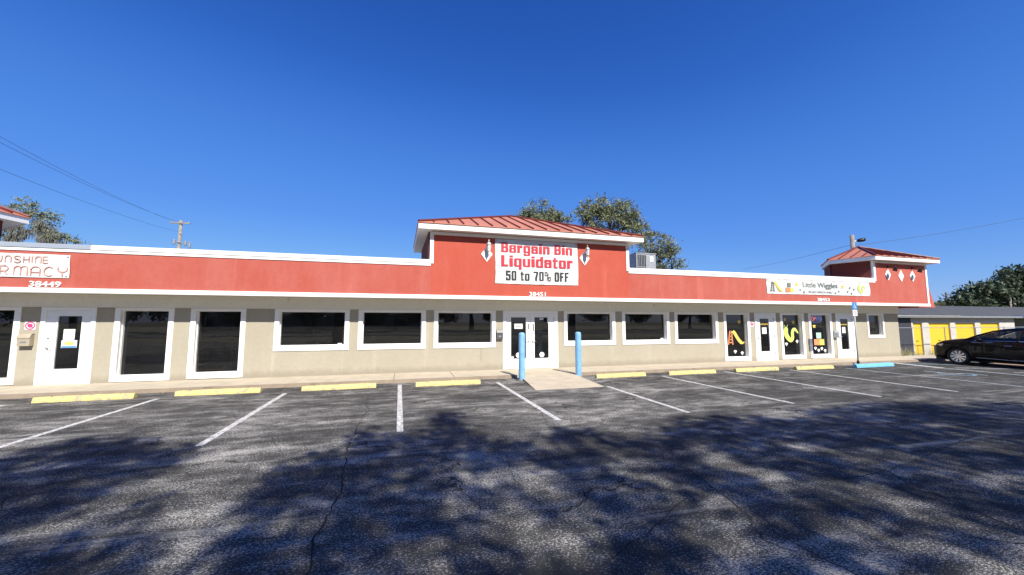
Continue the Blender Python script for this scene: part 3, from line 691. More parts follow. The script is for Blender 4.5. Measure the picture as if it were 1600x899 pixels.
# pharmacy banner
pb = cloth('banner', 'white banner with thin terracotta lettering at the left end of the fascia', 'banner', -10.98, -8.565, 2.93, 3.535, YB, 0.005)
m = MB(); y_ = YL-0.003; s_ = 0.019
def glyph(ch, x, z, w, h, sw):
    r = min(w/2, h*0.35)
    P = {'S': [arc(x+w/2, z+h*.75, w/2, h*.25, 20, 270, 8)+arc(x+w/2, z+h*.25, w/2, h*.25, 90, -160, 8)],
         'U': [[(x, z+h), (x, z+r)]+arc(x+w/2, z+r, w/2, r, 180, 360)+[(x+w, z+h)]],
         'n': [[(x, z), (x, z+h-r)]+arc(x+w/2, z+h-r, w/2, r, 180, 0)+[(x+w, z)]],
         'H': [[(x, z), (x, z+h)], [(x+w, z), (x+w, z+h)], [(x, z+h*.5), (x+w, z+h*.5)]],
         'I': [[(x+w/2, z), (x+w/2, z+h)]],
         'E': [[(x+w, z), (x+w*.3, z)]+arc(x+w*.3, z+h*.2, w*.3, h*.2, 270, 180, 4)+arc(x+w*.3, z+h*.8, w*.3, h*.2, 180, 90, 4)+[(x+w, z+h)], [(x, z+h*.5), (x+w*.9, z+h*.5)]],
         'P': [[(x, z), (x, z+h), (x+w*.6, z+h)]+arc(x+w*.6, z+h*.72, w*.4, h*.28, 90, -90, 6)+[(x, z+h*.44)]],
         'R': [[(x, z), (x, z+h), (x+w*.6, z+h)]+arc(x+w*.6, z+h*.72, w*.4, h*.28, 90, -90, 6)+[(x, z+h*.44)], [(x+w*.5, z+h*.44), (x+w, z)]],
         'M': [[(x, z), (x, z+h*.75)]+arc(x+w*.25, z+h*.75, w*.25, h*.25, 180, 0, 6)+[(x+w*.5, z)], [(x+w*.5, z+h*.75)]+arc(x+w*.75, z+h*.75, w*.25, h*.25, 180, 0, 6)+[(x+w, z)]],
         'A': [[(x, z), (x, z+h-r)]+arc(x+w/2, z+h-r, w/2, r, 180, 0)+[(x+w, z)], [(x, z+h*.38), (x+w, z+h*.38)]],
         'C': [arc(x+w/2, z+h/2, w/2, h/2, 50, 310, 14)],
         'Y': [[(x, z+h), (x, z+h*.75)]+arc(x+w/2, z+h*.75, w/2, h*.28, 180, 360, 8)+[(x+w, z+h)], [(x+w/2, z+h*.48), (x+w/2, z)]]}[ch]
    for q in P: ribbon(m, q, sw, y_)
for ch, x, w_ in zip('SUnSHInE', (-10.22,-10.04,-9.855,-9.68,-9.50,-9.345,-9.26,-9.11), (.12,.12,.11,.12,.11,.03,.11,.10)): glyph(ch, x, 3.305, w_, .165, s_)
m.build('lettering', 'ghost', pb); m = MB()
for ch, x, w_ in zip('PHARMACY', (-10.78,-10.50,-10.22,-9.93,-9.66,-9.33,-9.07,-8.79), (.16,.17,.18,.15,.26,.18,.20,.19)): glyph(ch, x, 2.975, w_, .235, s_*1.15)
m.build('lettering', 'ghost', pb)

# playground banner
lw = cloth('banner', 'long cream banner with slide, blocks and wiggly worm drawings near the right end', 'banner', 14.62, 20.705, 2.98, 3.605, YB, 0.004)
lettering(lw, 'greyprint', 'Little Wiggles', 16.62, 18.66, 3.225, 3.525, YL-.002, bold=0.006)
lettering(lw, 'greyprint', 'PLAYGROUND', 16.93, 18.34, 3.05, 3.14, YL-.002, bold=0.01)
def worm(mb, x, z, s, y):   # fat head and body loop, tail up at the right
    pts = [(x-.30*s, z+.28*s), (x-.34*s, z+.12*s), (x-.26*s, z-.10*s), (x-.08*s, z-.30*s), (x+.06*s, z-.32*s), (x+.16*s, z-.18*s), (x+.16*s, z+.05*s), (x+.22*s, z+.24*s), (x+.36*s, z+.30*s), (x+.50*s, z+.18*s), (x+.60*s, z+.06*s)]
    wd = [.30, .34, .32, .27, .25, .24, .22, .20, .17, .13, .06]
    # sweep with varying width, one clean outline
    n = 40; C = []; W_ = []
    for i in range(n+1):
        t = i/n*(len(pts)-1); k = min(int(t), len(pts)-2); f = t-k
        p0, p1, p2, p3 = [Vector(pts[max(0, min(len(pts)-1, k+d))]) for d in (-1, 0, 1, 2)]
        C.append(0.5*((2*p1)+(p2-p0)*f+(2*p0-5*p1+4*p2-p3)*f*f+(3*p1-p0-3*p2+p3)*f**3)); W_.append((wd[k]*(1-f)+wd[k+1]*f)*s/2)
    L, Rr = [], []
    for i, c in enumerate(C):
        d = (C[min(i+1, n)]-C[max(i-1, 0)]).normalized(); q = Vector((-d.y, d.x))*W_[i]; L.append(c+q); Rr.append(c-q)
    vs = [(p.x, y, p.y) for p in L]+[(p.x, y, p.y) for p in Rr]
    mb.add(vs, [(i, i+1, n+2+i, n+1+i) for i in range(n)])
    hd = C[0]; mb.disc((hd.x, hd.y), W_[0], y-0.001, 0.003, 16)
    for a in (110, 70): ribbon(mb, [(hd.x+.05*s*(1 if a == 70 else -1), hd.y+.12*s), (hd.x+.16*s*(1 if a == 70 else -1), hd.y+.32*s)], .035*s, y)
def slide(mbL, mbC, x0, x1, z0, z1, y):
    w_, h_ = x1-x0, z1-z0
    for a, b in (((x0, z0), (x0+w_*.14, z1)), ((x0+w_*.30, z0), (x0+w_*.24, z1))): ribbon(mbL, [a, b], w_*.07, y)
    for k in range(4):
        z = z0+h_*(.16+.22*k); t = (z-z0)/h_; ribbon(mbL, [(x0+w_*.14*t, z), (x0+w_*(.30-.06*t), z)], w_*.055, y)
    C = [(x0+w_*.30, z1-h_*.02), (x0+w_*.42, z1-h_*.14), (x0+w_*.54, z1-h_*.40), (x0+w_*.70, z1-h_*.68), (x0+w_*.86, z0+h_*.12), (x0+w_*1.02, z0+h_*.12)]
    up = [(a+w_*.10, b+h_*.07) for a, b in C]; poly = [(a-w_*.05, b-h_*.08) for a, b in C]+up[::-1]
    mbC.flatxz(poly, y-0.001, y+0.003)
yb2 = YL-0.002
a, b = MB(), MB(); slide(a, b, 14.82, 15.45, 3.06, 3.50, yb2); a.build('ladder_drawing', 'greyprint', lw); b.build('slide_drawing', 'yellowv', lw)
MB().box(15.72, 15.93, yb2, yb2+.004, 3.28, 3.46).build('block_drawing', 'greyprint', lw)
MB().box(15.64, 15.84, yb2, yb2+.004, 3.07, 3.25).build('block_drawing', 'orange', lw); MB().box(15.87, 16.07, yb2, yb2+.004, 3.07, 3.25).build('block_drawing', 'yellowv', lw)
for x, z in ((16.27, 3.40), (18.97, 3.37)): MB().flatxz(star_poly(x, z, .11), yb2, yb2+.004).build('star_drawing', 'yellowv', lw)
for x, z in ((16.45,3.17),(16.66,3.08),(18.50,3.07),(18.72,3.15),(19.27,3.15),(19.42,3.33),(19.50,3.07),(19.66,3.26)): MB().flatxz(star_poly(x, z, .055, 90, .7), yb2, yb2+.004).build('paw_drawing', 'greyprint', lw)
wm = MB(); worm(wm, 20.13, 3.29, .44, yb2); wm.build('worm_drawing', 'lime', lw)

# carriage lanterns with white diamond plaques behind them
def diamond(x, z, label, w_=0.20, h_=0.27):
    o = MB().flatxz([(x-w_, z), (x, z-h_), (x+w_, z), (x, z+h_)], F0-0.022, F0-0.001).build('diamond_plaque', 'white', None, origin=(x, F0, z), bevel=0.006)
    return tag(o, label, 'wall plaque', 'white diamond plaques on the towers')
diamond(2.57, 4.09, 'white diamond plaque behind the lantern left of the big banner'); diamond(6.22, 4.11, 'white diamond plaque behind the lantern right of the big banner')
def lantern(x, z, label):
    t = thing('wall_lantern', (x, F0, z), label, 'lantern', 'silver lanterns on the central tower'); y = F0-0.20
    MB().lathe([(0,-.02),(.045,-.02),(.05,0)], (x, F0-.001, z+.10), 'Y', 16).build('wall_plate', 'silver', t, smooth=True)
    MB().tube([(x,F0-.02,z+.10),(x,F0-.09,z+.02),(x,F0-.16,z-.02),(x,y,z+.02)], .011, 8).build('arm', 'silver', t, smooth=True)
    MB().lathe([(0,.40),(.012,.39),(.02,.365),(.008,.34),(.03,.325),(.055,.30),(.085,.255),(.095,.235),(.095,.22),(.07,.215)], (x,y,z), 'Z', 6).build('cap', 'silver', t)
    MB().lathe([(.078,.215),(.058,.03)], (x,y,z), 'Z', 6).build('glass_panes', 'bulb', t)
    f = MB()
    for k in range(6):
        c, s = math.cos(k*math.pi/3), math.sin(k*math.pi/3); f.tube([(x+.080*c,y+.080*s,z+.215),(x+.060*c,y+.060*s,z+.03)], .006, 5)
    f.build('frame', 'silver', t)
    MB().lathe([(.062,.03),(.066,.02),(.05,.005),(.022,-.02),(.028,-.045),(.014,-.07),(.02,-.09),(0,-.12)], (x,y,z), 'Z', 6).build('base', 'silver', t)
lantern(2.60, 4.16, 'silver carriage lantern on the red wall left of the big banner'); lantern(6.25, 4.17, 'silver carriage lantern on the red wall right of the big banner')
diamond(22.01, 4.03, 'leftmost of three white diamond plaques on the right-hand red tower', .19, .29); diamond(22.90, 3.99, 'middle of three white diamond plaques on the right-hand red tower', .19, .29); diamond(23.70, 4.01, 'rightmost of three white diamond plaques on the right-hand red tower', .19, .29)
def spot(x, label):
    t = thing('sign_lamp', (x, F0, 4.40), label, 'wall light', 'dark sign lamps on the right-hand tower')
    MB().lathe([(0,-.03),(.05,-.03),(.055,0)], (x, F0-.001, 4.42), 'Y', 14).build('wall_plate', 'darkmetal', t, smooth=True)
    MB().tube([(x,F0-.03,4.42),(x,F0-.20,4.44),(x,F0-.30,4.40),(x,F0-.34,4.30)], .013, 8).build('arm', 'darkmetal', t, smooth=True)
    m = MB(); n = 14; d = Vector((0, .55, -1)).normalized(); a = Vector((1,0,0)); b = d.cross(a); o = Vector((x, F0-.345, 4.31)); vs = []
    prof = [(.02,-.04),(.05,-.02),(.065,.04),(.095,.14),(.10,.15)]
    for r, h in prof: vs += [o+d*h+(a*math.cos(2*math.pi*k/n)+b*math.sin(2*math.pi*k/n))*r for k in range(n)]
    m.add(vs, [(i*n+k, i*n+(k+1) % n, (i+1)*n+(k+1) % n, (i+1)*n+k) for i in range(len(prof)-1) for k in range(n)] + [tuple(range(n))])
    m.build('shade', 'darkmetal', t, smooth=True)
    MB().lathe([(0,-.0),(.035,-.0),(.035,.04)], (x, F0-.31, 4.22), 'Z', 12).build('bulb', 'bulb', t)
spot(22.02, 'dark sign lamp above the leftmost diamond plaque of the right tower'); spot(23.72, 'dark sign lamp above the rightmost diamond plaque of the right tower')

# mailboxes, meters, small signs
def mailbox(x0, x1, z0, z1, mat, label, d=0.13):
    t = thing('mailbox', ((x0+x1)/2, 0, z0), label, 'mailbox')
    m = MB(); hh = (z1-z0)
    m.prism([(0,z0+.02),(-d,z0+.02),(-d,z1-hh*.28),(-d*.72,z1-.01),(0,z1)], lambda p:(x0,p[0],p[1]), lambda p:(x1,p[0],p[1])); m.build('body', mat, t, bevel=.005)
    MB().prism([(-.02,z1+.012),(-d*.74,z1+.002),(-d-.014,z1-hh*.28),(-d-.014,z1-hh*.36),(-d-.004,z1-hh*.36),(-d-.004,z1-hh*.28),(-d*.7,z1-.006),(-.02,z1+.002)], lambda p:(x0-.006,p[0],p[1]), lambda p:(x1+.006,p[0],p[1])).build('lid', mat, t)
    MB().box(x0+.07, x1-.07, -d-.004, -d+.001, z0+hh*.30, z0+hh*.42).build('label_slot', 'galv', t)
mailbox(-9.965, -9.70, 1.13, 1.47, 'tanbox', 'tan metal mailbox beside the pharmacy door')
mailbox(3.095, 3.315, 1.15, 1.50, 'greybox', 'dark grey metal mailbox just left of the double doors', 0.10)
mailbox(19.335, 19.545, 1.03, 1.37, 'galv', 'grey metal box on the pier left of the far right door', 0.12)
def nosmoke(x0, x1, z0, z1, label):
    cx, cz, r = (x0+x1)/2, (z0+z1)/2, (x1-x0)*.40
    t = thing('wall_sign', (cx, 0, cz), label, 'sign')
    MB().box(x0, x1, -.008, -.001, z0, z1).build('panel', 'paper', t)
    m = MB(); ribbon(m, arc(cx, cz, r, r, 0, 360, 24), r*.28, -.011, .002); m.flatxz([(cx-r*.8, cz+r*.6), (cx-r*.6, cz+r*.8), (cx+r*.8, cz-r*.6), (cx+r*.6, cz-r*.8)], -.012, -.009); m.disc((cx, cz), r*.62, -.0105, .002)
    m.build('ring_symbol', 'pink', t)
nosmoke(-9.925, -9.695, 1.58, 1.80, 'white square sign with pink round symbol above the tan mailbox'); nosmoke(14.49, 14.68, 1.58, 1.80, 'white square sign with pink round symbol left of the first playground door')

# notices and stickers on glass and doors
YG = 0.036; YW = 0.146
def sheet_thing(name, x0, x1, z0, z1, y, mat, label, cat='notice', lines=0):
    t = thing(name, ((x0+x1)/2, y, z0), label, cat); MB().box(x0, x1, y-.002, y, z0, z1).build('paper', mat, t)
    if lines:
        m = MB()
        for k in range(lines):
            z = z1-(z1-z0)*(.18+.70*k/max(1, lines)); m.box(x0+(x1-x0)*.14, x1-(x1-x0)*(.14+.2*rng.random()), y-.003, y-.0021, z-.008, z)
        m.build('print_lines', 'greyprint', t)
    return t
sheet_thing('paper_notice', -9.115, -8.865, 1.30, 1.59, YG, 'paper', 'white paper notice taped to the pharmacy door glass', lines=9)
t = sheet_thing('door_sticker', -9.14, -8.80, 1.08, 1.285, YG, 'paper', 'white and blue sticker with yellow-green oval below the pharmacy door notice', 'sticker')
MB().disc((-8.97, 1.20), .055, YG-.004, .0015, 20, 2.0).build('oval_emblem', 'lime', t); MB().box(-9.13, -8.81, YG-.0035, YG-.0021, 1.085, 1.125).build('blue_strip', 'bluesign', t)
t = sheet_thing('paper_notice', 3.78, 4.09, 1.54, 1.72, YG, 'paper', 'white landscape notice on the left leaf of the double doors')
text_mb('OPEN', 3.84, 4.03, 1.60, 1.66, YG-.004, depth=.001).build('lettering', 'greyprint', t) if False else MB().box(3.83, 4.02, YG-.0032, YG-.0021, 1.615, 1.65).build('print_lines', 'greyprint', t)
sheet_thing('paper_notice', 4.75, 4.90, 1.865, 1.94, YG, 'paper', 'small white notice at the top of the right double door glass', lines=2)
sheet_thing('paper_strip', 5.05, 5.083, 1.745, 1.94, YG, 'paper', 'narrow white strip at the right edge of the right double door glass')
sheet_thing('door_sticker', 3.66, 3.745, .475, .545, YG, 'paper', 'tiny white sticker at the bottom corner of the left double door glass', 'sticker', 1)
for x, nm in ((4.835, 'round white sticker low on the right leaf of the double doors'), (3.93, 'round white sticker low on the left leaf of the double doors')):
    t = thing('door_sticker', (x, YG, .58), nm, 'sticker', 'round white stickers on the double doors'); MB().disc((x, .585), .095, YG-.002, .0018, 24).build('disc', 'paper', t); m = MB(); ribbon(m, arc(x, .585, .035, .035, 0, 360, 10), .01, YG-.004, .001); m.build('mark', 'greyprint', t)
def scribble(x0, x1, z0, z1, mat, label):
    m = MB(); n = 26; ribbon(m, [(x0+(x1-x0)*i/n, (z0+z1)/2+(z1-z0)*.42*math.sin(i*1.7)*(.4+.6*math.sin(i*.6)**2)) for i in range(n+1)], .014, YG-.002, .0015)
    tag(m.build('door_lettering', mat, None, origin=(x0, YG, z0)), label, 'lettering', 'pale script on the playground doors')
scribble(15.08, 15.53, 1.63, 1.74, 'yellowv', 'pale script lettering across the glass of the first playground door'); scribble(19.89, 20.34, 1.61, 1.71, 'yellowv', 'pale script lettering across the glass of the far right door')
sheet_thing('paper_notice', 15.18, 15.43, 1.26, 1.54, YG, 'paper', 'white paper notice on the first playground door', lines=8); sheet_thing('paper_notice', 20.0, 20.21, 1.26, 1.54, YG, 'paper', 'white paper notice on the far right door', lines=8)
sheet_thing('window_label', -2.16, -2.04, 1.05, 1.10, YW, 'paper', 'tiny white label in the lower right corner of the leftmost wide window', 'sticker'); sheet_thing('window_label', 10.03, 10.16, 1.06, 1.13, YW, 'paper', 'tiny white label, lower right corner of second wide window right of double doors', 'sticker')

def starthing(x, z, label, r=.11):
    o = MB().flatxz(star_poly(x, z, r, 90+rng.uniform(-12, 12)), YW-.003, YW-.0005).build('star_sticker', 'yellowv', None, origin=(x, YW, z)); tag(o, label, 'window sticker', 'yellow stars on the playground windows')
starthing(14.05, 1.79, 'yellow star above the slide picture'); starthing(16.65, 1.90, 'upper left yellow star above the green worm', .10); starthing(17.14, 1.76, 'right-hand yellow star above the green worm'); starthing(18.40, 1.59, 'yellow star below the neon OPEN sign', .12)
t = thing('slide_sticker', (13.9, YW, .8), 'orange ladder and yellow slide picture on the left playground window', 'window sticker'); a, b = MB(), MB(); slide(a, b, 13.42, 14.22, .80, 1.40, YW-.004); a.build('ladder', 'orange', t); b.build('chute', 'yellowv', t)
t = thing('worm_sticker', (17, YW, .9), 'lime green wiggly worm picture on the middle playground window', 'window sticker'); wm = MB(); worm(wm, 16.92, 1.22, .78, YW-.004); wm.build('body', 'lime', t)
for x, z, mt, lb in ((18.49, 1.01, 'mint', 'mint green block sticker on top of the two others'), (18.33, .705, 'orange', 'orange block sticker at the lower left of the stack'), (18.655, .705, 'yellowv', 'yellow block sticker at the lower right of the stack')):
    o = MB().box(x, x+.305, YW-.003, YW-.0005, z, z+.275).build('block_sticker', mt, None, origin=(x, YW, z), bevel=.002); tag(o, lb, 'window sticker', 'block stickers on the right playground window')
def paw(x, z, label):
    m = MB(); m.disc((x, z), .05, YW-.003, .002, 12)
    for a in (20, 65, 115, 160, 270): m.disc((x+.06*math.cos(R(a)), z+.05*math.sin(R(a))), .028, YW-.0032, .002, 8)
    tag(m.build('paw_sticker', 'paper', None, origin=(x, YW, z)), label, 'window sticker', 'small white paw stickers')
for x, z, lb in ((13.77,.50,'white paw sticker left, below the slide picture'), (14.14,.43,'white paw sticker lower right, below the slide picture'), (16.66,.78,'white paw sticker left of the worm picture'), (17.30,.89,'white paw sticker right, below the worm tail'),
                 (18.39,.56,'first from the left of four white paws under the blocks'), (18.58,.46,'second from the left of four white paws under the blocks'), (18.78,.54,'third from the left of four white paws under the blocks'), (18.98,.44,'fourth from the left of four white paws under the blocks'), (15.48,1.13,'white paw sticker at the handle height of the first playground door')):
    paw(x, z, lb)
# neon OPEN sign hanging in the window
t = thing('neon_open_sign', (18.62, .2, 1.75), 'oval neon OPEN sign, red and blue, high in the right playground window', 'neon sign')
m = MB(); m.tube([(p[0], .20, p[1]) for p in arc(18.62, 1.93, .36, .165, 0, 360, 28)], .011, 6); m.build('oval_tube', 'neonblue', t)
text_mb('OP', 18.33, 18.60, 1.85, 2.02, .19, bold=-.01, depth=.01).build('letter_tubes', 'neonred', t); text_mb('EN', 18.63, 18.90, 1.85, 2.02, .19, bold=-.01, depth=.01).build('letter_tubes', 'neonblue', t)
MB().tube([(18.4,.2,2.08),(18.4,.2,2.6)], .004, 5).build('cord', 'blackprint', t)

# rooftop air conditioner
t = thing('air_conditioner', (10.33, 1.7, 3.36), 'grey rooftop air conditioner right of the central tower', 'air conditioner')
ax0, ax1, ay0, ay1 = 9.80, 10.85, 1.35, 2.1
MB().box(ax0+.02, ax1-.02, ay0+.02, ay1-.02, 3.85, 4.86).build('cabinet', 'galv', t, bevel=.01)
MB().box(ax0, ax1, ay0, ay1, 4.84, 4.88).build('top_cover', 'galv', t); MB().box(ax0+.05, ax1-.05, ay0+.05, ay1-.05, 3.36, 3.85).build('stand', 'galv', t)
g = MB(); g.box(ax0+.08, ax0+.52, ay0+.004, ay0+.021, 4.02, 4.78); g.build('coil_grille', 'blackprint', t); g = MB()
for k in range(6): g.box(ax0+.08+k*.082, ax0+.098+k*.082, ay0-.012, ay0+.003, 4.0, 4.80)
g.box(ax0+.06, ax0+.54, ay0-.014, ay0+.002, 4.22, 4.25); g.build('grille_bars', 'galv', t)
MB().box(ax1-.34, ax1-.16, ay0+.008, ay0+.019, 4.50, 4.74).build('data_plate', 'paper', t)

# ------------------------------------------------------------------ things on the lot
def bollard(x, y, label):
    t = thing('bollard', (x, y, 0), label, 'bollard', 'light blue bollards at the entrance ramp')
    MB().lathe([(.098,-.02),(.098,1.40),(.094,1.425),(.075,1.45),(.04,1.462),(0,1.465)], (x, y, 0), 'Z', 28).build('post', 'bollard', t, smooth=True)
    MB().lathe([(.13,-.01),(.128,.012),(.10,.022)], (x, y, 0.0 if y < -1.8 and x < 4 else .03), 'Z', 24).build('concrete_collar', 'kerb', t)
bollard(3.45, -1.98, 'light blue bollard at the left edge of the concrete ramp'); bollard(5.42, -1.84, 'light blue bollard at the right edge of the concrete ramp')

def stop_proto():
    m = MB(); L, n = .91, 15; vs = []
    for i in range(n+1):
        x = -L+2*L*i/n; e = 1 if 0 < i < n else .93
        j1, j2 = rng.uniform(-.004, .004), rng.uniform(-.004, .004)
        vs += [(x, -.078, 0), (x, -.074*e, .045+j1), (x, -.048*e, .118*e+j2), (x, .048*e, .118*e+j1), (x, .074*e, .045+j2), (x, .078, 0)]
    fs = [(i*6+k, i*6+6+k, i*6+7+k, i*6+1+k) for i in range(n) for k in range(5)] + [(0,1,2,3,4,5), tuple(n*6+k for k in (5,4,3,2,1,0))]
    m.add(vs, fs); return m
proto_y = None
stops = [(-7.05,-2.22,1.0,.02,'yellow wheel stop in front of the pharmacy door'), (-4.47,-2.12,1.0,0,'yellow wheel stop in front of the two tall windows\' right pier'), (-1.69,-2.16,1.0,.03,'yellow wheel stop right of the nearly vertical white line\'s left neighbour bay'),
         (1.18,-2.28,1.0,-.01,'yellow wheel stop left of the entrance ramp and bollards'), (6.78,-2.14,1.0,.02,'yellow wheel stop just right of the entrance ramp'), (9.53,-2.16,1.05,0,'second yellow wheel stop right of the ramp'),
         (12.38,-2.12,1.08,.01,'third yellow wheel stop right of the ramp'), (15.0,-2.24,1.0,-.02,'fourth yellow wheel stop right of the ramp, beside the blue one')]
stops[1] = stops[1][:4]+('second yellow wheel stop from the left, before the tall windows',)
stops[2] = stops[2][:4]+('third yellow wheel stop from the left, before the first wide window',)
for i, (x, y, sc, rz, lb) in enumerate(stops):
    if proto_y is None:
        o = stop_proto().build('wheel_stop', 'stopyellow', None); proto_y = o
        rb = MB(); [rb.lathe([(0,.124),(.014,.124),(.014,.10)], (xx, 0, 0), 'Z', 10) for xx in (-.62, .62)]; rb.build('rebar_pins', 'darkmetal', o, local=True)
    else: o = copy_tree(proto_y)
    o.location = (x, y, .001); o.scale = (sc, 1, 1); o.rotation_euler = (0, 0, rz); tag(o, lb, 'wheel stop', 'yellow concrete wheel stops along the kerb')
o = stop_proto().build('wheel_stop', 'stopblue', None); o.location = (18.05, -2.33, .001); o.rotation_euler = (0, 0, .03); o.scale = (1.2, 1.1, 1.15); tag(o, 'blue wheel stop of the accessible bay right of the sign pole', 'wheel stop')

# accessible parking sign
t = thing('parking_sign', (18.25, -1.66, 0), 'slim grey pole with blue accessible parking sign and white penalty plate', 'parking sign'); sx_, sy_ = 18.25, -1.66
MB().tube([(sx_, sy_, -.02), (sx_, sy_, 2.50)], .027, 10).build('pole', 'polegrey', t, smooth=True)
MB().lathe([(.05,0),(.045,.16),(.028,.18)], (sx_, sy_, 0), 'Z', 12).build('pole_sleeve', 'darkmetal', t)
MB().box(sx_-.14, sx_+.14, sy_-.034, sy_-.028, 2.31, 2.61).build('blue_plate', 'bluesign', t, bevel=.002)
m = MB(); yy = sy_-.039; cx = sx_
m.disc((cx-.01, 2.555), .019, yy, .003, 12); ribbon(m, [(cx-.01,2.53),(cx-.005,2.45),(cx+.045,2.45),(cx+.065,2.385),(cx+.085,2.385)], .016, yy, .003); ribbon(m, [(cx-.008,2.50),(cx+.035,2.50)], .013, yy, .003)
ribbon(m, arc(cx, 2.425, .058, .058, 120, 345, 14), .013, yy, .003); m.build('wheelchair_symbol', 'paper', t)
MB().box(sx_-.13, sx_+.13, sy_-.034, sy_-.028, 2.04, 2.29).build('white_plate', 'paper', t, bevel=.002)
m = MB()
for k, z in enumerate((2.245, 2.20, 2.155, 2.105)): m.box(sx_-.09+.01*k, sx_+.09-.015*k, yy, yy+.003, z-.008, z+.008)
m.build('print_lines', 'redprint', t)

# ------------------------------------------------------------------ inside the shop
def shelving(x, y, w_, h_, label, rows=4):
    t = thing('shelf_unit', (x, y, .095), label, 'shelf', 'shelving seen through the shop windows'); m = MB()
    for a in (x, x+w_-.03):
        for b in (y, y+.4): m.box(a, a+.03, b, b+.03, .095, h_)
    for k in range(rows):
        z = .2+(h_-.3)*k/(rows-1); m.box(x, x+w_, y, y+.43, z, z+.02)
    m.build('rack', 'shelf', t); g = MB()
    for k in range(rows):
        z = .221+(h_-.3)*k/(rows-1); xx = x+.04
        while xx < x+w_-.12:
            ww = rng.uniform(.06, .2)
            if rng.random() < .75: g.box(xx, xx+ww, y+.04, y+.35, z, z+rng.uniform(.08, .24))
            xx += ww+.02
    g.build('goods', 'clutter', t)
shelving(-6.9, 1.6, 1.2, 1.25, 'low shelf of goods behind the first tall window right of the pharmacy door'); shelving(-5.5, 1.1, 1.0, 1.15, 'dark stocked shelf behind the second tall window'); shelving(-3.3, 2.6, 2.0, 1.35, 'wide shelf in the dim room behind the first wide window')
t = thing('counter', (-8.0, 2.6, .095), 'pale counter behind the first tall window right of the pharmacy door', 'counter'); MB().box(-8.15, -7.1, 1.5, 2.0, .095, 1.05).build('body', 'shelf', t); MB().box(-8.18, -7.05, 1.45, 2.05, 1.052, 1.09).build('top', 'paper', t)
t = thing('storage_crate', (16.9, .8, .095), 'grey crate on the floor behind the worm window', 'crate'); MB().box(16.70, 17.0, .5, .9, .1, .62).build('body', 'galv', t, bevel=.01)
t = thing('storage_crate', (17.3, .8, .095), 'white box on the floor behind the worm window', 'box'); MB().box(17.12, 17.5, .5, .9, .1, .66).build('body', 'paper', t, bevel=.01)
t = thing('play_table', (14.1, 1.2, .095), 'small grey table behind the slide window', 'table'); MB().box(13.4, 14.6, 1.0, 1.6, .60, .64).build('table_top', 'shelf', t)
for a in (13.45, 14.5):
    for b in (1.05, 1.5): MB().box(a, a+.05, b, b+.05, .096, .60).build('leg', 'shelf', t)
# ------------------------------------------------------------------ poles and wires
def cable(a, b, sag, label, n=18, r=0.008):
    A, Bv = Vector(a), Vector(b); pts = [A.lerp(Bv, i/n)-Vector((0, 0, sag*4*(i/n)*(1-i/n))) for i in range(n+1)]
    m = MB(); m.tube(pts, r, 5); o = m.build('power_line', 'wire', None, origin=a); tag(o, label, 'power line', 'overhead wires'); return o
px_, py_ = -20.9, 28.95
t = thing('utility_pole', (px_, py_, -.1), 'weathered wooden utility pole with short crossarm behind the roof on the left', 'utility pole', 'wooden utility poles')
MB().tube([(px_, py_, -.1), (px_+.05, py_, 11.35)], [.17, .13], 12).build('pole', 'polewood', t, smooth=True)
MB().box(px_-.75, px_+.85, py_-.2, py_-.1, 11.0, 11.12).build('crossarm', 'polewood', t)
m = MB()
for dx in (-.65, .1, .75): m.lathe([(.04,0),(.05,.04),(.025,.06),(.04,.08),(.02,.13),(0,.14)], (px_+dx, py_-.15, 11.12), 'Z', 10)
m.build('insulators', 'galv', t, smooth=True); m = MB()
for dx, dz in ((.62, 9.2), (.95, 9.0), (-.28, 9.3)): m.lathe([(.08,-.3),(.10,-.25),(.10,.1),(.05,.16),(0,.2)], (px_+dx, py_-.2, dz), 'Z', 10)
m.tube([(px_-.35, py_-.2, 9.2), (px_+1.2, py_-.2, 9.25)], .03, 6); m.tube([(px_+.1, py_-.2, 10.1), (px_+.32, py_-.2, 10.05)], .03, 6); m.build('transformer_hardware', 'galv', t)
cable((-17.2, 6.4, 9.9), (px_-.65, py_-.15, 11.26), .25, 'upper of the wires running from top left to the left utility pole'); cable((-17.2, 6.6, 9.62), (px_-.35, py_-.15, 11.24), .28, 'second wire just below the top one at the upper left')
cable((-17.0, 6.2, 8.35), (px_-.1, py_-.2, 10.2), .22, 'lower single wire running down to the left utility pole'); cable((-31.0, 25.7, 8.5), (-27.5, 25.1, 7.5), .05, 'short dark wire low behind the left tower')
qx, qy = 39.23, 11.53
t = thing('utility_pole', (qx, qy, -.4), 'dark wooden pole with a floodlight rising behind the right-hand tower', 'utility pole', 'wooden utility poles')
MB().tube([(qx, qy, -.4), (qx, qy, 9.72)], [.19, .16], 12).build('pole', 'polewood', t, smooth=True)
t2 = thing('floodlight', (qx+.2, qy-.1, 9.2), 'black floodlight mounted on the pole behind the right-hand tower', 'floodlight')
MB().tube([(qx+.1, qy, 9.15), (qx+.35, qy-.15, 9.15)], .04, 8).build('bracket', 'galv', t2)
d = Vector((.85, -.5, .16)).normalized(); m = MB(); o = Vector((qx+.35, qy-.2, 9.18)); m.tube([o, o+d*.12, o+d*.36, o+d*.55], [.12, .16, .18, .16], 14); m.build('housing', 'darkmetal', t2, smooth=True)
m = MB(); m.tube([o+d*.552, o+d*.57], [.155, .12], 14); m.build('lens', 'bulb', t2)
cable((59.2, 42.3, 11.4), (qx, qy, 8.86), .2, 'thin wire coming from the left to the pole behind the right tower', r=.014); cable((qx, qy, 8.74), (58.5, 4.9, 12.3), .3, 'thin wire rising from that pole to the right edge', r=.014)
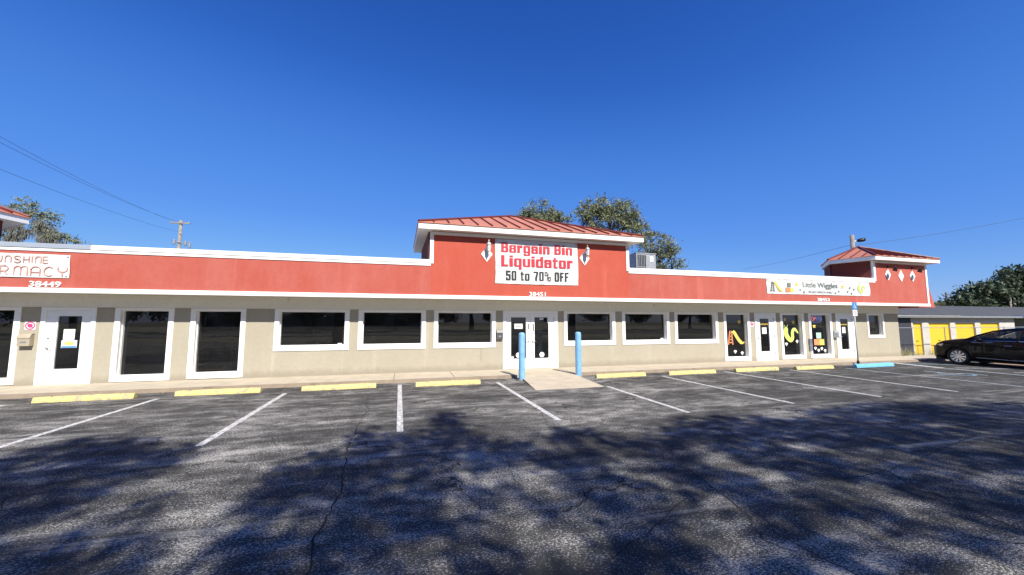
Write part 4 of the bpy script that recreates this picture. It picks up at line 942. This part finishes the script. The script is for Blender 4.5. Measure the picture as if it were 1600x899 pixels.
t = thing('utility_pole', (81.75, 26.2, -.4), 'rusty brown distant pole above the grey shingle roof', 'utility pole', 'wooden utility poles'); MB().tube([(81.75,26.2,-.4),(81.7,26.2,6.4)], [.16,.12], 10).build('pole', 'bark', t, smooth=True)
for x, y, h, lb in ((86.7, 21.7, 6.3, 'taller pale pole in front of the dark trees at right'), (87.5, 21.6, 5.1, 'shorter pale pole in front of the dark trees at right')):
    t = thing('utility_pole', (x, y, -.4), lb, 'utility pole', 'wooden utility poles'); MB().tube([(x,y,-.4),(x,y,h)], [.19,.15], 10).build('pole', 'polewood', t, smooth=True)

# ------------------------------------------------------------------ trees
def leaf_mesh(name, cent, mat, parent, size, seed, stretch=(1,1,1), down=False):
    r = np.random.default_rng(seed); N = len(cent); o = np.array(wpos(parent)); C = np.asarray(cent)-o
    a = r.normal(size=(N,3)); b = r.normal(size=(N,3))
    if down: a = a*0.15+np.array([0,0,-1.0]); 
    a /= np.linalg.norm(a, axis=1)[:,None]; b -= (a*b).sum(1)[:,None]*a; b /= np.linalg.norm(b, axis=1)[:,None]
    s = size*r.uniform(0.55, 1.35, N)[:,None]; L = a*s*stretch[0]; Wd = b*s*0.42*stretch[1]
    V = np.stack([C-L, C+Wd*0.9-L*.1, C+L, C-Wd*0.9-L*.1], 1).reshape(-1, 3)
    me = bpy.data.meshes.new(name); me.vertices.add(N*4); me.vertices.foreach_set('co', V.ravel().astype(np.float32))
    me.loops.add(N*4); me.loops.foreach_set('vertex_index', np.arange(N*4, dtype=np.int32)); me.polygons.add(N)
    me.polygons.foreach_set('loop_start', np.arange(0, N*4, 4, dtype=np.int32)); me.polygons.foreach_set('loop_total', np.full(N, 4, dtype=np.int32))
    me.update(calc_edges=True); me.materials.append(M[mat]); ob = bpy.data.objects.new(name, me); COL.objects.link(ob); ob.parent = parent; return ob
def crown_points(blobs, clusters_per, leaves_per, cr, seed, shell=0.55, flat=0.8):
    r = np.random.default_rng(seed); out = []; cc = []
    for (x, y, z, rad) in blobs:
        n = max(3, int(clusters_per*rad**2))
        for _ in range(n):
            d = r.normal(size=3); d /= np.linalg.norm(d); q = rad*(shell+(1-shell)*r.random())*d*np.array([1,1,flat]) * (1 if r.random() < .8 else 1.15)
            c = np.array([x,y,z])+q; cc.append(c); k = int(leaves_per*r.uniform(.5, 1.4))
            out.append(c+r.normal(size=(k,3))*cr*np.array([1,1,.7])*r.uniform(.6,1.2))
    return np.concatenate(out), cc
def limbs(base, fork, targets, r0, seed, mat='bark', parent=None, subs=None, wob=.25):
    rr = random.Random(seed); m = MB(); b, f = Vector(base), Vector(fork)
    m.tube([b, b.lerp(f, .4)+Vector((rr.uniform(-.1,.1), rr.uniform(-.1,.1), 0)), f], [r0*1.25, r0, r0*.85], 10)
    for tt in targets:
        T = Vector(tt); L = (T-f).length; mid = f.lerp(T, .5)+Vector((rr.uniform(-wob,wob)*L*.3, rr.uniform(-wob,wob)*L*.3, L*.08)); k = min(1, .35+L*.05)
        m.tube([f-Vector((0,0,.1)), f.lerp(mid, .5), mid, T], [r0*.6*k+.02, r0*.45*k+.015, r0*.3*k+.012, .02], 7)
        if subs:
            for s_ in subs:
                S = Vector(s_)
                if (S-T).length < 1.6: m.tube([mid.lerp(T, rr.uniform(.3,1)), T.lerp(S, .5)+Vector((rr.uniform(-.1,.1),0,.05)), S], [.03, .02, .008], 5)
    return m.build('trunk', mat, parent, smooth=True)
def tree(label, base, fork, blobs, r0, leaf, mat, seed, cp=7, lp=55, cr=.3, group='trees', shell=.5, name='oak_tree'):
    t = thing(name, base, label, 'tree', group); P, cc = crown_points(blobs, cp, lp, cr, seed, shell)
    limbs(base, fork, [b[:3] for b in blobs], r0, seed, parent=t, subs=[tuple(c) for c in cc][::2] if len(cc) < 260 else None)
    leaf_mesh('crown', P, mat, t, leaf, seed+1); return t
BG = 'trees behind the shop building'
tree('rounded grey-green treetop directly behind the central red roof, lowest of the three', (9.9,13.4,0), (9.9,13.4,5.5), [(9.76,13.33,9.95,1.45),(8.46,13.75,9.4,1.0),(11.05,13.04,9.35,1.0),(9.89,13.42,8.73,1.8)], .22, .10, 'leafgrey', 11, 13, 100, .25, BG)
tree('tallest grey-green tree behind the right slope of the central roof', (14.2,11.2,0), (14.2,11.2,5.0), [(12.7,11.52,9.66,1.2),(13.95,11.12,10.2,1.3),(15.42,10.78,9.66,1.2),(12.17,11.74,8.87,1.1),(16.3,10.64,8.4,.9),(14.3,11.16,8.87,1.7),(15.69,10.88,7.79,1.3),(12.97,11.61,7.93,1.3)], .26, .10, 'leafgrey', 21, 11, 95, .25, BG)
tree('airy tree right of the rooftop air conditioner with sky showing through', (19.0,12.2,0), (19.0,12.2,4.2), [(18.4,12.12,8.87,.9),(19.3,11.98,7.71,1.0),(17.95,12.38,7.36,1.2),(19.04,12.16,6.56,1.35),(19.95,11.82,7.0,.75),(18.32,12.41,5.95,1.5),(20.2,11.8,6.2,.5)], .2, .10, 'leafgrey', 31, 9, 75, .23, BG)
# live oak with moss at the left
LO = [(-22.04,14.96,8.04,.75),(-21.23,14.7,8.35,.62),(-20.62,14.56,8.05,.5),(-20.05,14.46,7.8,.32),(-21.03,14.72,7.63,.5),(-20.46,14.58,7.4,.65),(-19.96,14.45,7.25,.45),(-19.66,14.41,6.86,.5),(-22.02,15.03,7.23,.5),(-19.3,14.34,6.6,.4),(-18.8,14.22,6.4,.33),(-18.15,14.05,6.28,.36),(-20.08,14.55,6.7,.45),(-23.53,15.39,7.82,1.4),(-24.59,15.73,7.27,1.8)]
t = thing('live_oak', (-23.5,15.3,0), 'old live oak hung with grey moss behind the roof at far left', 'tree', BG); P, cc = crown_points(LO, 22, 42, .16, 41, .4)
m = MB(); m.tube([(-23.5,15.3,0),(-23.3,15.2,3),(-22.9,15.1,5.2)], [.5,.4,.3], 10)
for pts, r in (([(-22.9,15.1,5.2),(-22.4,15.0,6.3),(-21.73,14.98,6.86),(-21.2,14.82,7.04),(-20.67,14.67,7.08),(-20.3,14.59,6.86),(-19.93,14.55,6.3),(-19.4,14.4,5.9)], .11), ([(-22.9,15.1,5.2),(-22.6,15.0,7.3),(-22.1,14.98,8.0),(-21.04,14.69,8.1),(-20.2,14.5,7.8)], .12), ([(-20.67,14.67,7.08),(-20.2,14.5,7.2),(-19.6,14.4,6.9),(-18.9,14.2,6.5),(-18.2,14.05,6.3)], .07), ([(-22.9,15.1,5.2),(-23.6,15.4,7.2),(-24.4,15.7,7.5)], .16)):
    m.tube(pts, [r*(1-.75*i/(len(pts)-1)) for i in range(len(pts))], 8)
m.build('trunk', 'bark', t, smooth=True); leaf_mesh('crown', P, 'leafgrey', t, .075, 42)
mo = []; r_ = np.random.default_rng(5)
for (x, y, z, h) in [(-21.9,14.78,7.3,.9),(-21.54,14.71,6.9,.7),(-19.95,14.26,7.2,1.1),(-20.05,14.32,6.74,.8),(-19.76,14.27,6.48,.8),(-19.63,14.19,6.96,.8),(-20.27,14.33,7.4,.9),(-22.06,14.87,6.85,.9),(-19.23,14.13,6.37,.6),(-21.18,14.61,7.03,.5),(-20.49,14.37,7.58,.8),(-21.95,14.86,6.6,.7),(-20.3,14.4,6.9,1.0),(-19.9,14.3,6.3,.8)]:
    n = 130; u = r_.random(n); mo.append(np.stack([x+r_.normal(size=n)*.16*(1.1-u*.7), y+r_.normal(size=n)*.12, z-u*h], 1))
leaf_mesh('moss', np.concatenate(mo), 'moss', t, .16, 43, (1,.35,1), True)
# far right
RT = [(81.5,24.34,5.2,1.2),(83.1,23.81,6.3,1.3),(83.9,23.72,4.5,1.9),(85.9,23.01,6.3,1.8),(87.64,22.37,7.4,1.3),(89.68,21.72,8.4,1.7),(90.9,21.73,6.4,2.6),(87.89,22.57,4.7,2.6),(88.18,22.13,8.9,.7)]
tree('broad dark oak rising behind the grey shingle roof at far right', (88,22.6,-.4), (87.8,22.6,2.6), RT, .5, .34, 'leafdark', 51, 6, 60, .55, 'trees far right')
tree('dark oak crown cut by the right edge of the photo', (95,20.4,-.4), (94.8,20.4,3), [(93.2,20.95,7.6,2.6),(95.6,20.44,6.2,3.6),(97,19.5,8.6,2.6)], .5, .34, 'leafdark', 61, 5, 60, .55, 'trees far right')
tree('low distant tree behind the rusty pole above the grey roof', (93,29.6,-.4), (93,29.6,2), [(90.21,30.36,3.95,1.8),(91.81,29.89,4.28,2.0),(93.62,29.39,4.28,2.2),(96.09,28.74,4.05,2.6)], .3, .3, 'leafgrey', 71, 5, 50, .5, 'trees far right')
tree('olive treetop visible under the right end of the red fascia', (69,23.7,-.4), (69,23.7,1.5), [(67.69,24.11,3.29,1.3),(69.0,23.73,3.47,1.5),(70.31,23.38,3.38,1.4),(71.63,23.03,3.2,1.2),(66.37,24.46,3.38,1.8)], .25, .22, 'leaf', 81, 8, 50, .4, 'trees far right')

# shade oaks standing across the lot, behind the viewpoint: their crowns dapple the asphalt
CS = 0.25
# near edge of the oaks' shade on the lot, and the sunlit gaps in it, in metres on the ground: x, y, half length, half width, angle
EDGE = [(-7.6, -6.4), (-5.0, -6.6), (-4.9, -5.9), (-4.2, -6.0), (-3.2, -6.7), (-2.8, -7.0), (-2.2, -8.0), (-1.6, -8.4), (-1.3, -7.8), (-0.8, -7.5), (-0.6, -6.3), (-0.3, -7.2), (0.2, -6.7), (0.8, -6.1), (1.2, -7.6), (1.8, -7.8), (2.4, -7.3), (3.2, -7.2), (3.4, -8.2), (4.8, -7.5), (5.9, -7.2), (6.6, -7.6), (8.3, -7.4), (9.8, -7.2), (11.0, -7.6), (12.2, -8.5), (19.0, -10.7)]
GAPS = [(-2.5, -7.9, 0.76, 0.37, 107), (-1.9, -8.8, 0.84, 0.35, 111), (-2.7, -8.4, 0.55, 0.24, 107), (-3.0, -8.8, 0.25, 0.22, 126), (-2.4, -9.4, 0.25, 0.14, 139), (-1.8, -9.8, 0.25, 0.14, 128), (-1.0, -9.4, 0.28, 0.18, 157), (-0.1, -8.5, 0.28, 0.16, 101), (0.6, -8.6, 0.3, 0.2, 156), (0.4, -9.3, 0.26, 0.2, 142), (1.2, -8.9, 0.33, 0.26, 76), (1.5, -9.3, 0.35, 0.2, 85), (1.0, -9.9, 0.2, 0.17, 78), (0.7, -9.7, 0.19, 0.15, 84), (0.4, -10.1, 0.25, 0.2, 142), (0.1, -10.3, 0.33, 0.2, 160), (1.0, -10.4, 0.25, 0.2, 67), (3.3, -7.6, 0.62, 0.35, 118), (2.8, -8.6, 0.41, 0.31, 115), (2.7, -9.3, 0.36, 0.24, 95), (1.6, -10.4, 0.33, 0.28, 32), (7.0, -7.4, 0.64, 0.5, 154), (4.0, -9.1, 0.45, 0.32, 81), (5.5, -9.2, 0.46, 0.3, 121), (6.4, -9.7, 0.46, 0.25, 157), (6.5, -10.4, 0.5, 0.3, 8), (4.6, -10.3, 0.3, 0.28, 146), (4.9, -10.8, 0.4, 0.28, 10), (4.1, -10.3, 0.22, 0.2, 86), (4.0, -9.8, 0.32, 0.22, 80), (3.7, -10.9, 0.3, 0.26, 176), (3.1, -10.3, 0.3, 0.24, 95), (4.0, -11.1, 0.28, 0.2, 166), (2.5, -10.7, 0.26, 0.22, 6), (9.0, -9.0, 0.5, 0.26, 137), (2.5, -10.0, 0.28, 0.17, 110), (8.2, -9.8, 0.36, 0.22, 153), (1.6, -9.9, 0.19, 0.15, 132), (10.8, -8.6, 0.5, 0.2, 150), (2.0, -8.0, 0.3, 0.2, 120)]
ISLES = [(0.8, -6.3, 0.6, 0.27, 97), (12.6, -8.1, 0.64, 0.21, 8), (-3.5, -7.1, 0.64, 0.42, 170)]
def inside(x, y, L):
    for cx, cy, ra, rb, an in L:
        c, s_ = math.cos(R(an)), math.sin(R(an)); u, v = (x-cx)*c+(y-cy)*s_, -(x-cx)*s_+(y-cy)*c
        if (u/ra)**2+(v/rb)**2 < (1.35 if cx < -1.2 else 1.05): return True
    return False
def shaded(x, y):
    if inside(x, y, ISLES): return True
    return y < np.interp(x, [e[0] for e in EDGE], [e[1] for e in EDGE]) and not inside(x, y, GAPS)
rs = np.random.default_rng(3); trunks = [(-6.0,-23.5), (2.0,-22.5), (9.0,-24.0), (16.5,-23.0)]; leafs = [[] for _ in trunks]; clus = [[] for _ in trunks]
SD = np.array([SUN.x/SUN.z, SUN.y/SUN.z, 1.0])
def drop_cluster(gx_, gy_, spread, k):
    ti0 = None; h = rs.uniform(8.0, 12.5); c = np.array([gx_, gy_, 0])+SD*h
    ti0 = min(range(len(trunks)), key=lambda i: (trunks[i][0]-c[0])**2+(trunks[i][1]-c[1])**2*.3)
    leafs[ti0].append(c+rs.normal(size=(k,3))*spread); clus[ti0].append(tuple(c))
for j in range(26):
    for i in range(192):
        gx_, gy_ = -14+(i+.5)*CS, -11.4+(j+.5)*CS
        if shaded(gx_, gy_) and rs.random() < .96: drop_cluster(gx_+rs.uniform(-.09,.09), gy_+rs.uniform(-.09,.09), .14, 32)
for _ in range(3000):   # the rest of the crowns, over ground the photo does not show
    gx_, gy_ = rs.uniform(-14, 24), rs.uniform(-16.5, -11.5)
    if math.sin(gx_*1.9+gy_)*math.sin(gy_*2.3-gx_*.7) < .62: drop_cluster(gx_, gy_, .17, 20)
for (i, (tx, ty)), lb in zip(enumerate(trunks), ('broad oak across the lot, shading the lower left asphalt', 'broad oak across the lot, shading the asphalt before the entrance', 'broad oak across the lot, shading the asphalt right of the middle', 'broad oak across the lot, shading the lower right asphalt')):
    t = thing('shade_oak', (tx, ty, 0), lb, 'tree', 'oaks that dapple the lot')
    sel = clus[i][::max(1, len(clus[i])//14)]
    m = MB(); f = Vector((tx, ty, 5.0)); m.tube([(tx,ty,-.1),(tx+.05,ty,2.4),f], [.42,.33,.28], 12)
    for c in sel:
        T = Vector(c); mid = f.lerp(T, .55)+Vector((rng.uniform(-.4,.4), rng.uniform(-.4,.4), .7)); m.tube([f-Vector((0,0,.15)), f.lerp(mid,.5), mid, T], [.10,.06,.03,.008], 6)
    m.build('trunk', 'bark', t, smooth=True); leaf_mesh('crown', np.concatenate(leafs[i]), 'leaf', t, .105, 90+i)
# tree line across the road, seen only as reflections in the shop windows
first = None
for k, (x, y, s, lb) in enumerate([(-34,-64,1.0,'far roadside tree, leftmost'), (-18,-66,1.15,'far roadside tree, second'), (-2,-63,.9,'far roadside tree, third'), (13,-66,1.2,'far roadside tree, fourth'), (30,-64,1.0,'far roadside tree, fifth'), (47,-66,1.1,'far roadside tree, sixth'), (66,-64,1.0,'far roadside tree, seventh'), (-52,-65,1.1,'far roadside tree, eighth')]):
    if first is None: first = tree(lb, (x,y,0), (x,y,3), [(x,y,7,3.2),(x-3,y,5.5,2.6),(x+3,y,5.6,2.6),(x+1,y-1,9,2.2),(x-5,y,3.5,2.2),(x+5,y,3.5,2.2)], .4, .34, 'leafdark', 131, 4, 50, .6, 'roadside trees across the street'); o = first
    else:
        o = copy_tree(first); o['label'] = lb
    o.location = (x, y, 0); o.scale = (s, s, s*.95); o.rotation_euler = (0, 0, k*1.3 if k else 0)

ab = thing('roadside_building', (-20, -78, 0), 'long pale building across the road, mirrored in the tall left windows', 'building')
MB().box(-44, 4, -86, -78, 0, 3.0).build('wall', 'storewall', ab); MB().box(-44.5, 4.5, -86.5, -77.4, 3.0, 3.5).build('flat_roof', 'white', ab)
for k in range(7): MB().box(-41+k*6.4, -38.4+k*6.4, -77.98, -77.93, .9, 2.3).build('window', 'darkpanel', ab)
# ------------------------------------------------------------------ storage building and fence at right
SY = 4.2; GZ = -.47
S = thing('storage_building', (37, SY, GZ), 'low storage building with yellow roll-up doors and grey shingle roof behind the car', 'building')
dx = [(32.68,33.56), (34.25,36.42), (37.0,39.1), (39.72,41.88)]
w = MB(); x = 32.45
w.box(33.56, 34.25, SY, SY+.2, GZ, 1.69); w.box(36.42, 37.0, SY, SY+.2, GZ, 1.69); w.box(39.1, 39.72, SY, SY+.2, GZ, 1.69); w.box(41.88, 43.7, SY, SY+.2, GZ, 1.69); w.box(32.5, 43.7, SY, SY+.2, 1.69, 2.08); w.box(32.5, 32.68, SY, SY+.2, GZ, 1.69)
w.box(43.6, 43.8, SY+.2, SY+9, GZ, 2.08)
w.build('wall', 'storewall', S)
for a, b in dx:
    a = max(a, 31.95); r = MB().box(a, b, SY+.10, SY+.13, GZ, 1.69)
    for k in range(16): r.box(a, b, SY+.088, SY+.099, GZ+.03+k*.135, GZ+.13+k*.135)
    d_ = r.build('roll_up_door', 'yellowdoor', S); MB().box((a+b)/2-.12, (a+b)/2+.12, SY+.07, SY+.087, GZ+.95, GZ+1.0).build('handle', 'darkmetal', d_)
    MB().box(a-.05, b+.05, SY-.012, SY-.001, 1.695, 1.735).build('door_header', 'darktrim', S)
MB().box(27.2, 32.48, SY+.02, SY+.22, GZ, 2.06).build('shaded_end_wall', 'darkpanel', S)  # flat near-black wall: the shade of a recess put into its colour
MB().box(27.2, 43.9, SY-.32, SY+.3, 2.085, 2.14).build('eave_soffit', 'darktrim', S); MB().box(27.2, 43.9, SY-.36, SY-.325, 2.07, 2.19).build('gutter', 'galv', S)
MB().box(27.2, 36.8, SY-.40, SY-.365, 2.165, 2.20).build('white_flashing', 'paleconc', S)
MB().prism([(SY-.34,2.145),(SY+9,2.145),(SY+9,2.62),(SY+5,3.20)], lambda p:(27.2,p[0],p[1]), lambda p:(75,p[0],p[1])).build('shingle_roof', 'shingle', S)
MB().box(43.82, 75, SY+.4, SY+.6, GZ, 2.05).build('wall', 'darktrim', S); MB().box(43.95, 75, SY-.5, SY+.35, 2.06, 2.26).build('white_canopy_edge', 'white', S)
Fc = thing('chain_link_fence', (34, 3.0, -.47), 'low chain-link fence with a thin grey top rail before the yellow doors', 'fence')
m = MB(); m.tube([(24.1, 3.0, 1.42), (46, 3.0, 1.42)], .022, 6); m.build('top_rail', 'galv', Fc)
for x in (24.15, 27.2, 30.3, 33.35, 36.45, 39.5, 42.6, 45.6): MB().tube([(x,3.0,-.5),(x,3.0,1.46)], .025, 8).build('post', 'galv', Fc)
m = MB(); 
for k in range(150):
    xx = 24.1+k*.15
    for sgn in (1, -1): m.add([(xx, 3.0+.002*sgn, -.42), (xx+.004, 3.0+.002*sgn, -.42), (xx+.004+sgn*1.8, 3.0+.002*sgn, 1.40), (xx+sgn*1.8, 3.0+.002*sgn, 1.40)], [(0,1,2,3)])
m.build('wire_mesh', 'galv', Fc)
for i, (x, y, n, h, lb) in enumerate([(26.6,1.5,70,.75,'dry yellowish grass tuft nearest the building corner'), (27.9,1.6,70,.62,'dry yellowish grass tuft, second from the building corner'), (29.4,1.4,120,.8,'larger dry grass tuft left of the car nose'), (31.0,1.5,90,.7,'dry grass tuft close to the car nose')]):
    t = thing('grass_tuft', (x, y, zt(x, y)), lb, 'plant', 'dry grass tufts along the fence'); m = MB()
    for k in range(n):
        a = rng.uniform(0, 6.28); b = rng.uniform(.1, .7)*h; q = (x+rng.gauss(0,.35), y+rng.gauss(0,.12)); z = zt(*q)-.01; hh = h*rng.uniform(.5,1.15)
        m.add([(q[0]-.016,q[1],z),(q[0]+.016,q[1],z),(q[0]+b*.5*math.cos(a)+.012,q[1]+b*.5*math.sin(a),z+hh*.65),(q[0]+b*.5*math.cos(a)-.006,q[1]+b*.5*math.sin(a),z+hh*.65),(q[0]+b*math.cos(a),q[1]+b*math.sin(a),z+hh)], [(0,1,2,3),(3,2,4)])
    m.build('blades', 'blade', t)

# ------------------------------------------------------------------ the black sedan
car = thing('parked_car', (23.32, -2.72, 0.0), 'black sedan with bright multi-spoke wheels parked nose-in beside the building', 'car', rz=math.pi/2)
def ip(x, P): return float(np.interp(x, [p[0] for p in P], [p[1] for p in P]))
TOPC = [(-4.15,.80),(-4.10,.98),(-3.9,1.10),(-3.5,1.13),(-3.0,1.12),(-.7,1.125),(-.35,1.115),(.1,1.075),(.5,1.00),(.72,.90),(.87,.74),(.93,.52)]
WID = [(-4.15,.70),(-4.05,.80),(-3.7,.89),(-3.0,.93),(-.5,.935),(.1,.925),(.45,.90),(.70,.82),(.85,.68),(.93,.52)]
RA = .385; AX = (0.0, -2.99); ZC = .345
def lowz(x):
    z = .22 + .03*smooth(.5, .93, x) + .06*smooth(-3.6, -4.15, x) if x < 0 else .22+.03*smooth(.5,.93,x)
    for a in AX:
        if abs(x-a) < RA: z = max(z, ZC+math.sqrt(RA*RA-(x-a)**2))
    return z
xs_ = sorted(set([round(q, 3) for q in np.linspace(-4.15, .93, 90)] + [round(a+RA*math.cos(t), 3) for a in AX for t in np.linspace(0, math.pi, 17)]))
m = MB(); rows = []
for x in xs_:
    w_, zt_, lz = ip(x, WID), ip(x, TOPC), lowz(x); zs = min(zt_-.075, 1.02+.0*x); zs = zt_-.085
    pr = [(0, .20), (w_*.90, .20), (w_*.975, .30), (w_*.995, .45), (w_, .60), (w_*.992, .74), (w_*.975, zs-.06), (w_*.955, zs), (w_*.90, zs+.045), (w_*.72, zt_-.012), (w_*.4, zt_), (0, zt_+.008)]
    pr = [(a, max(b, lz) if i < 7 else b) for i, (a, b) in enumerate(pr)]
    for i in range(1, len(pr)):
        if pr[i][1] < pr[i-1][1]: pr[i] = (pr[i][0], pr[i-1][1])
    rows.append([(x, a, b) for a, b in pr])
n = len(rows[0])
for sg in (1, -1):
    vs = [(x, sg*a, b) for r in rows for x, a, b in r]
    m.add(vs, [((i*n+k, (i+1)*n+k, (i+1)*n+k+1, i*n+k+1) if sg == 1 else (i*n+k, i*n+k+1, (i+1)*n+k+1, (i+1)*n+k)) for i in range(len(rows)-1) for k in range(n-1)])
    for e in (0, len(rows)-1): m.add([(x, sg*a, b) for x, a, b in rows[e]], [tuple(range(n))])
body = m.build('body', 'carpaint', car, local=True, smooth=True)
md = body.modifiers.new('weld', 'WELD'); md.merge_threshold = .0008
# roof, pillars, glass
RF = [(-.98,1.445),(-1.2,1.50),(-1.6,1.545),(-2.1,1.56),(-2.6,1.54),(-3.0,1.47),(-3.15,1.42)]
def sidey(x, z): return ip(x, WID)*.955-.50*(z-1.02)*(1 if z > 1.02 else 0)
m = MB(); rr_ = []
for x, z in RF:
    ye = sidey(x, z-.05); rr_.append([(x, -ye, z-.055), (x, -ye*.93, z-.015), (x, -ye*.6, z+.012), (x, 0, z+.022), (x, ye*.6, z+.012), (x, ye*.93, z-.015), (x, ye, z-.055)])
k = 7; m.add([p for r in rr_ for p in r], [(i*k+j, i*k+j+1, (i+1)*k+j+1, (i+1)*k+j) for i in range(len(rr_)-1) for j in range(k-1)])
rf = m.build('roof', 'carpaint', car, local=True, smooth=True); sm_ = rf.modifiers.new('thick', 'SOLIDIFY'); sm_.thickness = .03
def P3(x, z, s): return (x, s*sidey(x, z), z)
for s in (1, -1):
    pm = MB(); pm.tube([P3(-.20,1.02,s), P3(-.60,1.24,s), P3(-1.0,1.41,s), P3(-1.5,1.49,s), P3(-2.1,1.51,s), P3(-2.7,1.48,s), P3(-3.15,1.37,s), P3(-3.65,1.12,s)], [.035,.032,.030,.028,.026,.028,.05,.05], 8)
    pm.build('roof_rail', 'carpaint', car, local=True, smooth=True)
    pm = MB(); pm.tube([P3(-1.68,1.02,s), P3(-1.78,1.49,s)], .035, 6); pm.build('door_pillar', 'carpaint', car, local=True)
    def gp(pts, name='side_window'):
        vs = [(x, s*(sidey(x, z)+.002), z) for x, z in pts]; MB().add(vs, [tuple(range(len(vs)))]).build(name, 'carglass', car, local=True)
    gp([(-.42,1.03),(-.62,1.19),(-1.02,1.37),(-1.45,1.45),(-1.76,1.475),(-1.67,1.03)]); gp([(-1.72,1.03),(-1.80,1.475),(-2.6,1.465),(-3.0,1.36),(-3.3,1.22),(-3.0,1.05)])
    st = MB(); st.tube([(x, s*(sidey(x, 1.035)+.012), z) for x, z in ((-.5,1.02),(-1.2,1.035),(-2.2,1.045),(-3.2,1.06))], .010, 6); st.build('window_trim', 'chrome', car, local=True)
    st = MB(); st.tube([(x, s*(ip(x, WID)*.985+.008), z) for x, z in ((-.45,.955),(-.85,.96),(-1.05,.965))], .011, 6); st.build('fender_trim', 'chrome', car, local=True)
    st = MB(); st.tube([(x, s*(ip(x, WID)*.99+.006), z) for x, z in ((-.55,.34),(-1.5,.31),(-2.5,.31))], .013, 6); st.build('rocker_trim', 'galv', car, local=True)
    for xx in (-1.45, -2.55): MB().tube([(xx-.1, s*(ip(xx, WID)+.015), .86), (xx+.1, s*(ip(xx, WID)+.015), .86)], .012, 6).build('door_handle', 'chrome', car, local=True)
    mr = MB(); mr.lathe([(0,-.11),(.05,-.10),(.075,-.03),(.08,.03),(.06,.1),(0,.12)], (-.72, s*1.03, 1.06), 'Y', 14); mr.tube([(-.70, s*.88, 1.02), (-.72, s*.98, 1.05)], .02, 6); mr.build('side_mirror', 'carpaint', car, local=True, smooth=True)
    hl = MB(); hl.add([(x, s*(w_+.006), z) for x, w_, z in ((.42,ip(.42,WID)*.985,.86),(.62,ip(.62,WID)*.985,.83),(.80,ip(.80,WID)*.985,.74),(.86,ip(.86,WID)*.99,.66),(.72,ip(.72,WID)*1.0,.66),(.50,ip(.50,WID)*1.0,.75))], [(0,1,2,3,4,5)]); hl.build('headlight', 'lampglass', car, local=True)
MB().add([(.02,0,1.03),(-.12,.45,1.03),(-.24,.82,1.03),(-.99,.66,1.41),(-.99,0,1.455),(-.99,-.66,1.41),(-.24,-.82,1.03),(-.12,-.45,1.03)], [(0,1,2,3,4),(4,5,6,7,0)]).build('windscreen', 'carglass', car, local=True)
MB().add([(-3.10,.66,1.36),(-3.10,-.66,1.36),(-3.75,-.76,1.13),(-3.75,.76,1.13)], [(0,1,2,3)]).build('rear_window', 'carglass', car, local=True)
m = MB()
for xx in (-1.75, -2.65):
    for s in (1, -1): m.box(xx-.08, xx+.08, s*.18, s*.62, .9, 1.22); m.box(xx-.03, xx+.03, s*.3, s*.5, 1.24, 1.36)
m.build('seats', 'seat', car, local=True, bevel=.03)
m = MB(); m.add([(.925,-.42,.40),(.925,.42,.40),(.905,.46,.66),(.905,-.46,.66)], [(0,1,2,3)]); m.build('grille', 'darkmetal', car, local=True)
whl = None
def wheel_at(x, s):
    e = bpy.data.objects.new('wheel', None); COL.objects.link(e); e.parent = car; e.location = (x, s*.80, ZC); e.rotation_euler = (0, 0, 0 if s > 0 else math.pi)
    ty = MB(); ty.lathe([(.235,-.10),(.25,-.115),(.31,-.12),(.34,-.10),(.345,0),(.34,.10),(.31,.12),(.25,.115),(.235,.10)], (0,0,0), 'Y', 40); ty.build('tyre', 'tyre', e, local=True, smooth=True)
    rm = MB(); rm.lathe([(.245,.10),(.238,.108),(.225,.10),(.218,.02),(.218,-.09)], (0,0,0), 'Y', 40)
    for k in range(10):
        a = 2*math.pi*k/10; c, q = math.cos(a), math.sin(a); pc, pq = -q, c
        def pt(r, o, y): return (c*r+pc*o, y, q*r+pq*o)
        rm.add([pt(.05,-.016,.085),pt(.05,.016,.085),pt(.226,.034,.102),pt(.226,-.034,.102),pt(.05,-.016,.05),pt(.05,.016,.05),pt(.226,.034,.06),pt(.226,-.034,.06)], [(0,3,2,1),(4,5,6,7),(0,1,5,4),(1,2,6,5),(2,3,7,6),(3,0,4,7)])
    rm.lathe([(.0,.092),(.045,.092),(.06,.08),(.06,.05)], (0,0,0), 'Y', 16); rm.build('rim', 'rim', e, local=True)
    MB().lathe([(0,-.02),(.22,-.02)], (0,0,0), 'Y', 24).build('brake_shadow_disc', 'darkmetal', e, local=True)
for x in AX:
    for s in (1, -1): wheel_at(x, s)
m = MB()
for a in AX: m.lathe([(.0,-.93),(.37,-.93)], (a, .30, ZC), 'Y', 24); 
for a in AX:
    for s in (1, -1):
        bm_ = MB()
        vs = []; tt = np.linspace(-.35, math.pi+.35, 16)
        for t_ in tt: vs += [(a+.384*math.cos(t_), s*.55, ZC+.384*math.sin(t_)), (a+.384*math.cos(t_), s*.915, ZC+.384*math.sin(t_))]
        bm_.add(vs, [(2*i, 2*i+1, 2*i+3, 2*i+2) for i in range(15)]); bm_.add([(a+.384*math.cos(t_), s*.55, ZC+.384*math.sin(t_)) for t_ in tt], [tuple(range(16))])
        bm_.build('wheel_well', 'tyre', car, local=True)
MB().box(-3.9, .75, -.80, .80, .17, .30).build('underbody', 'tyre', car, local=True)
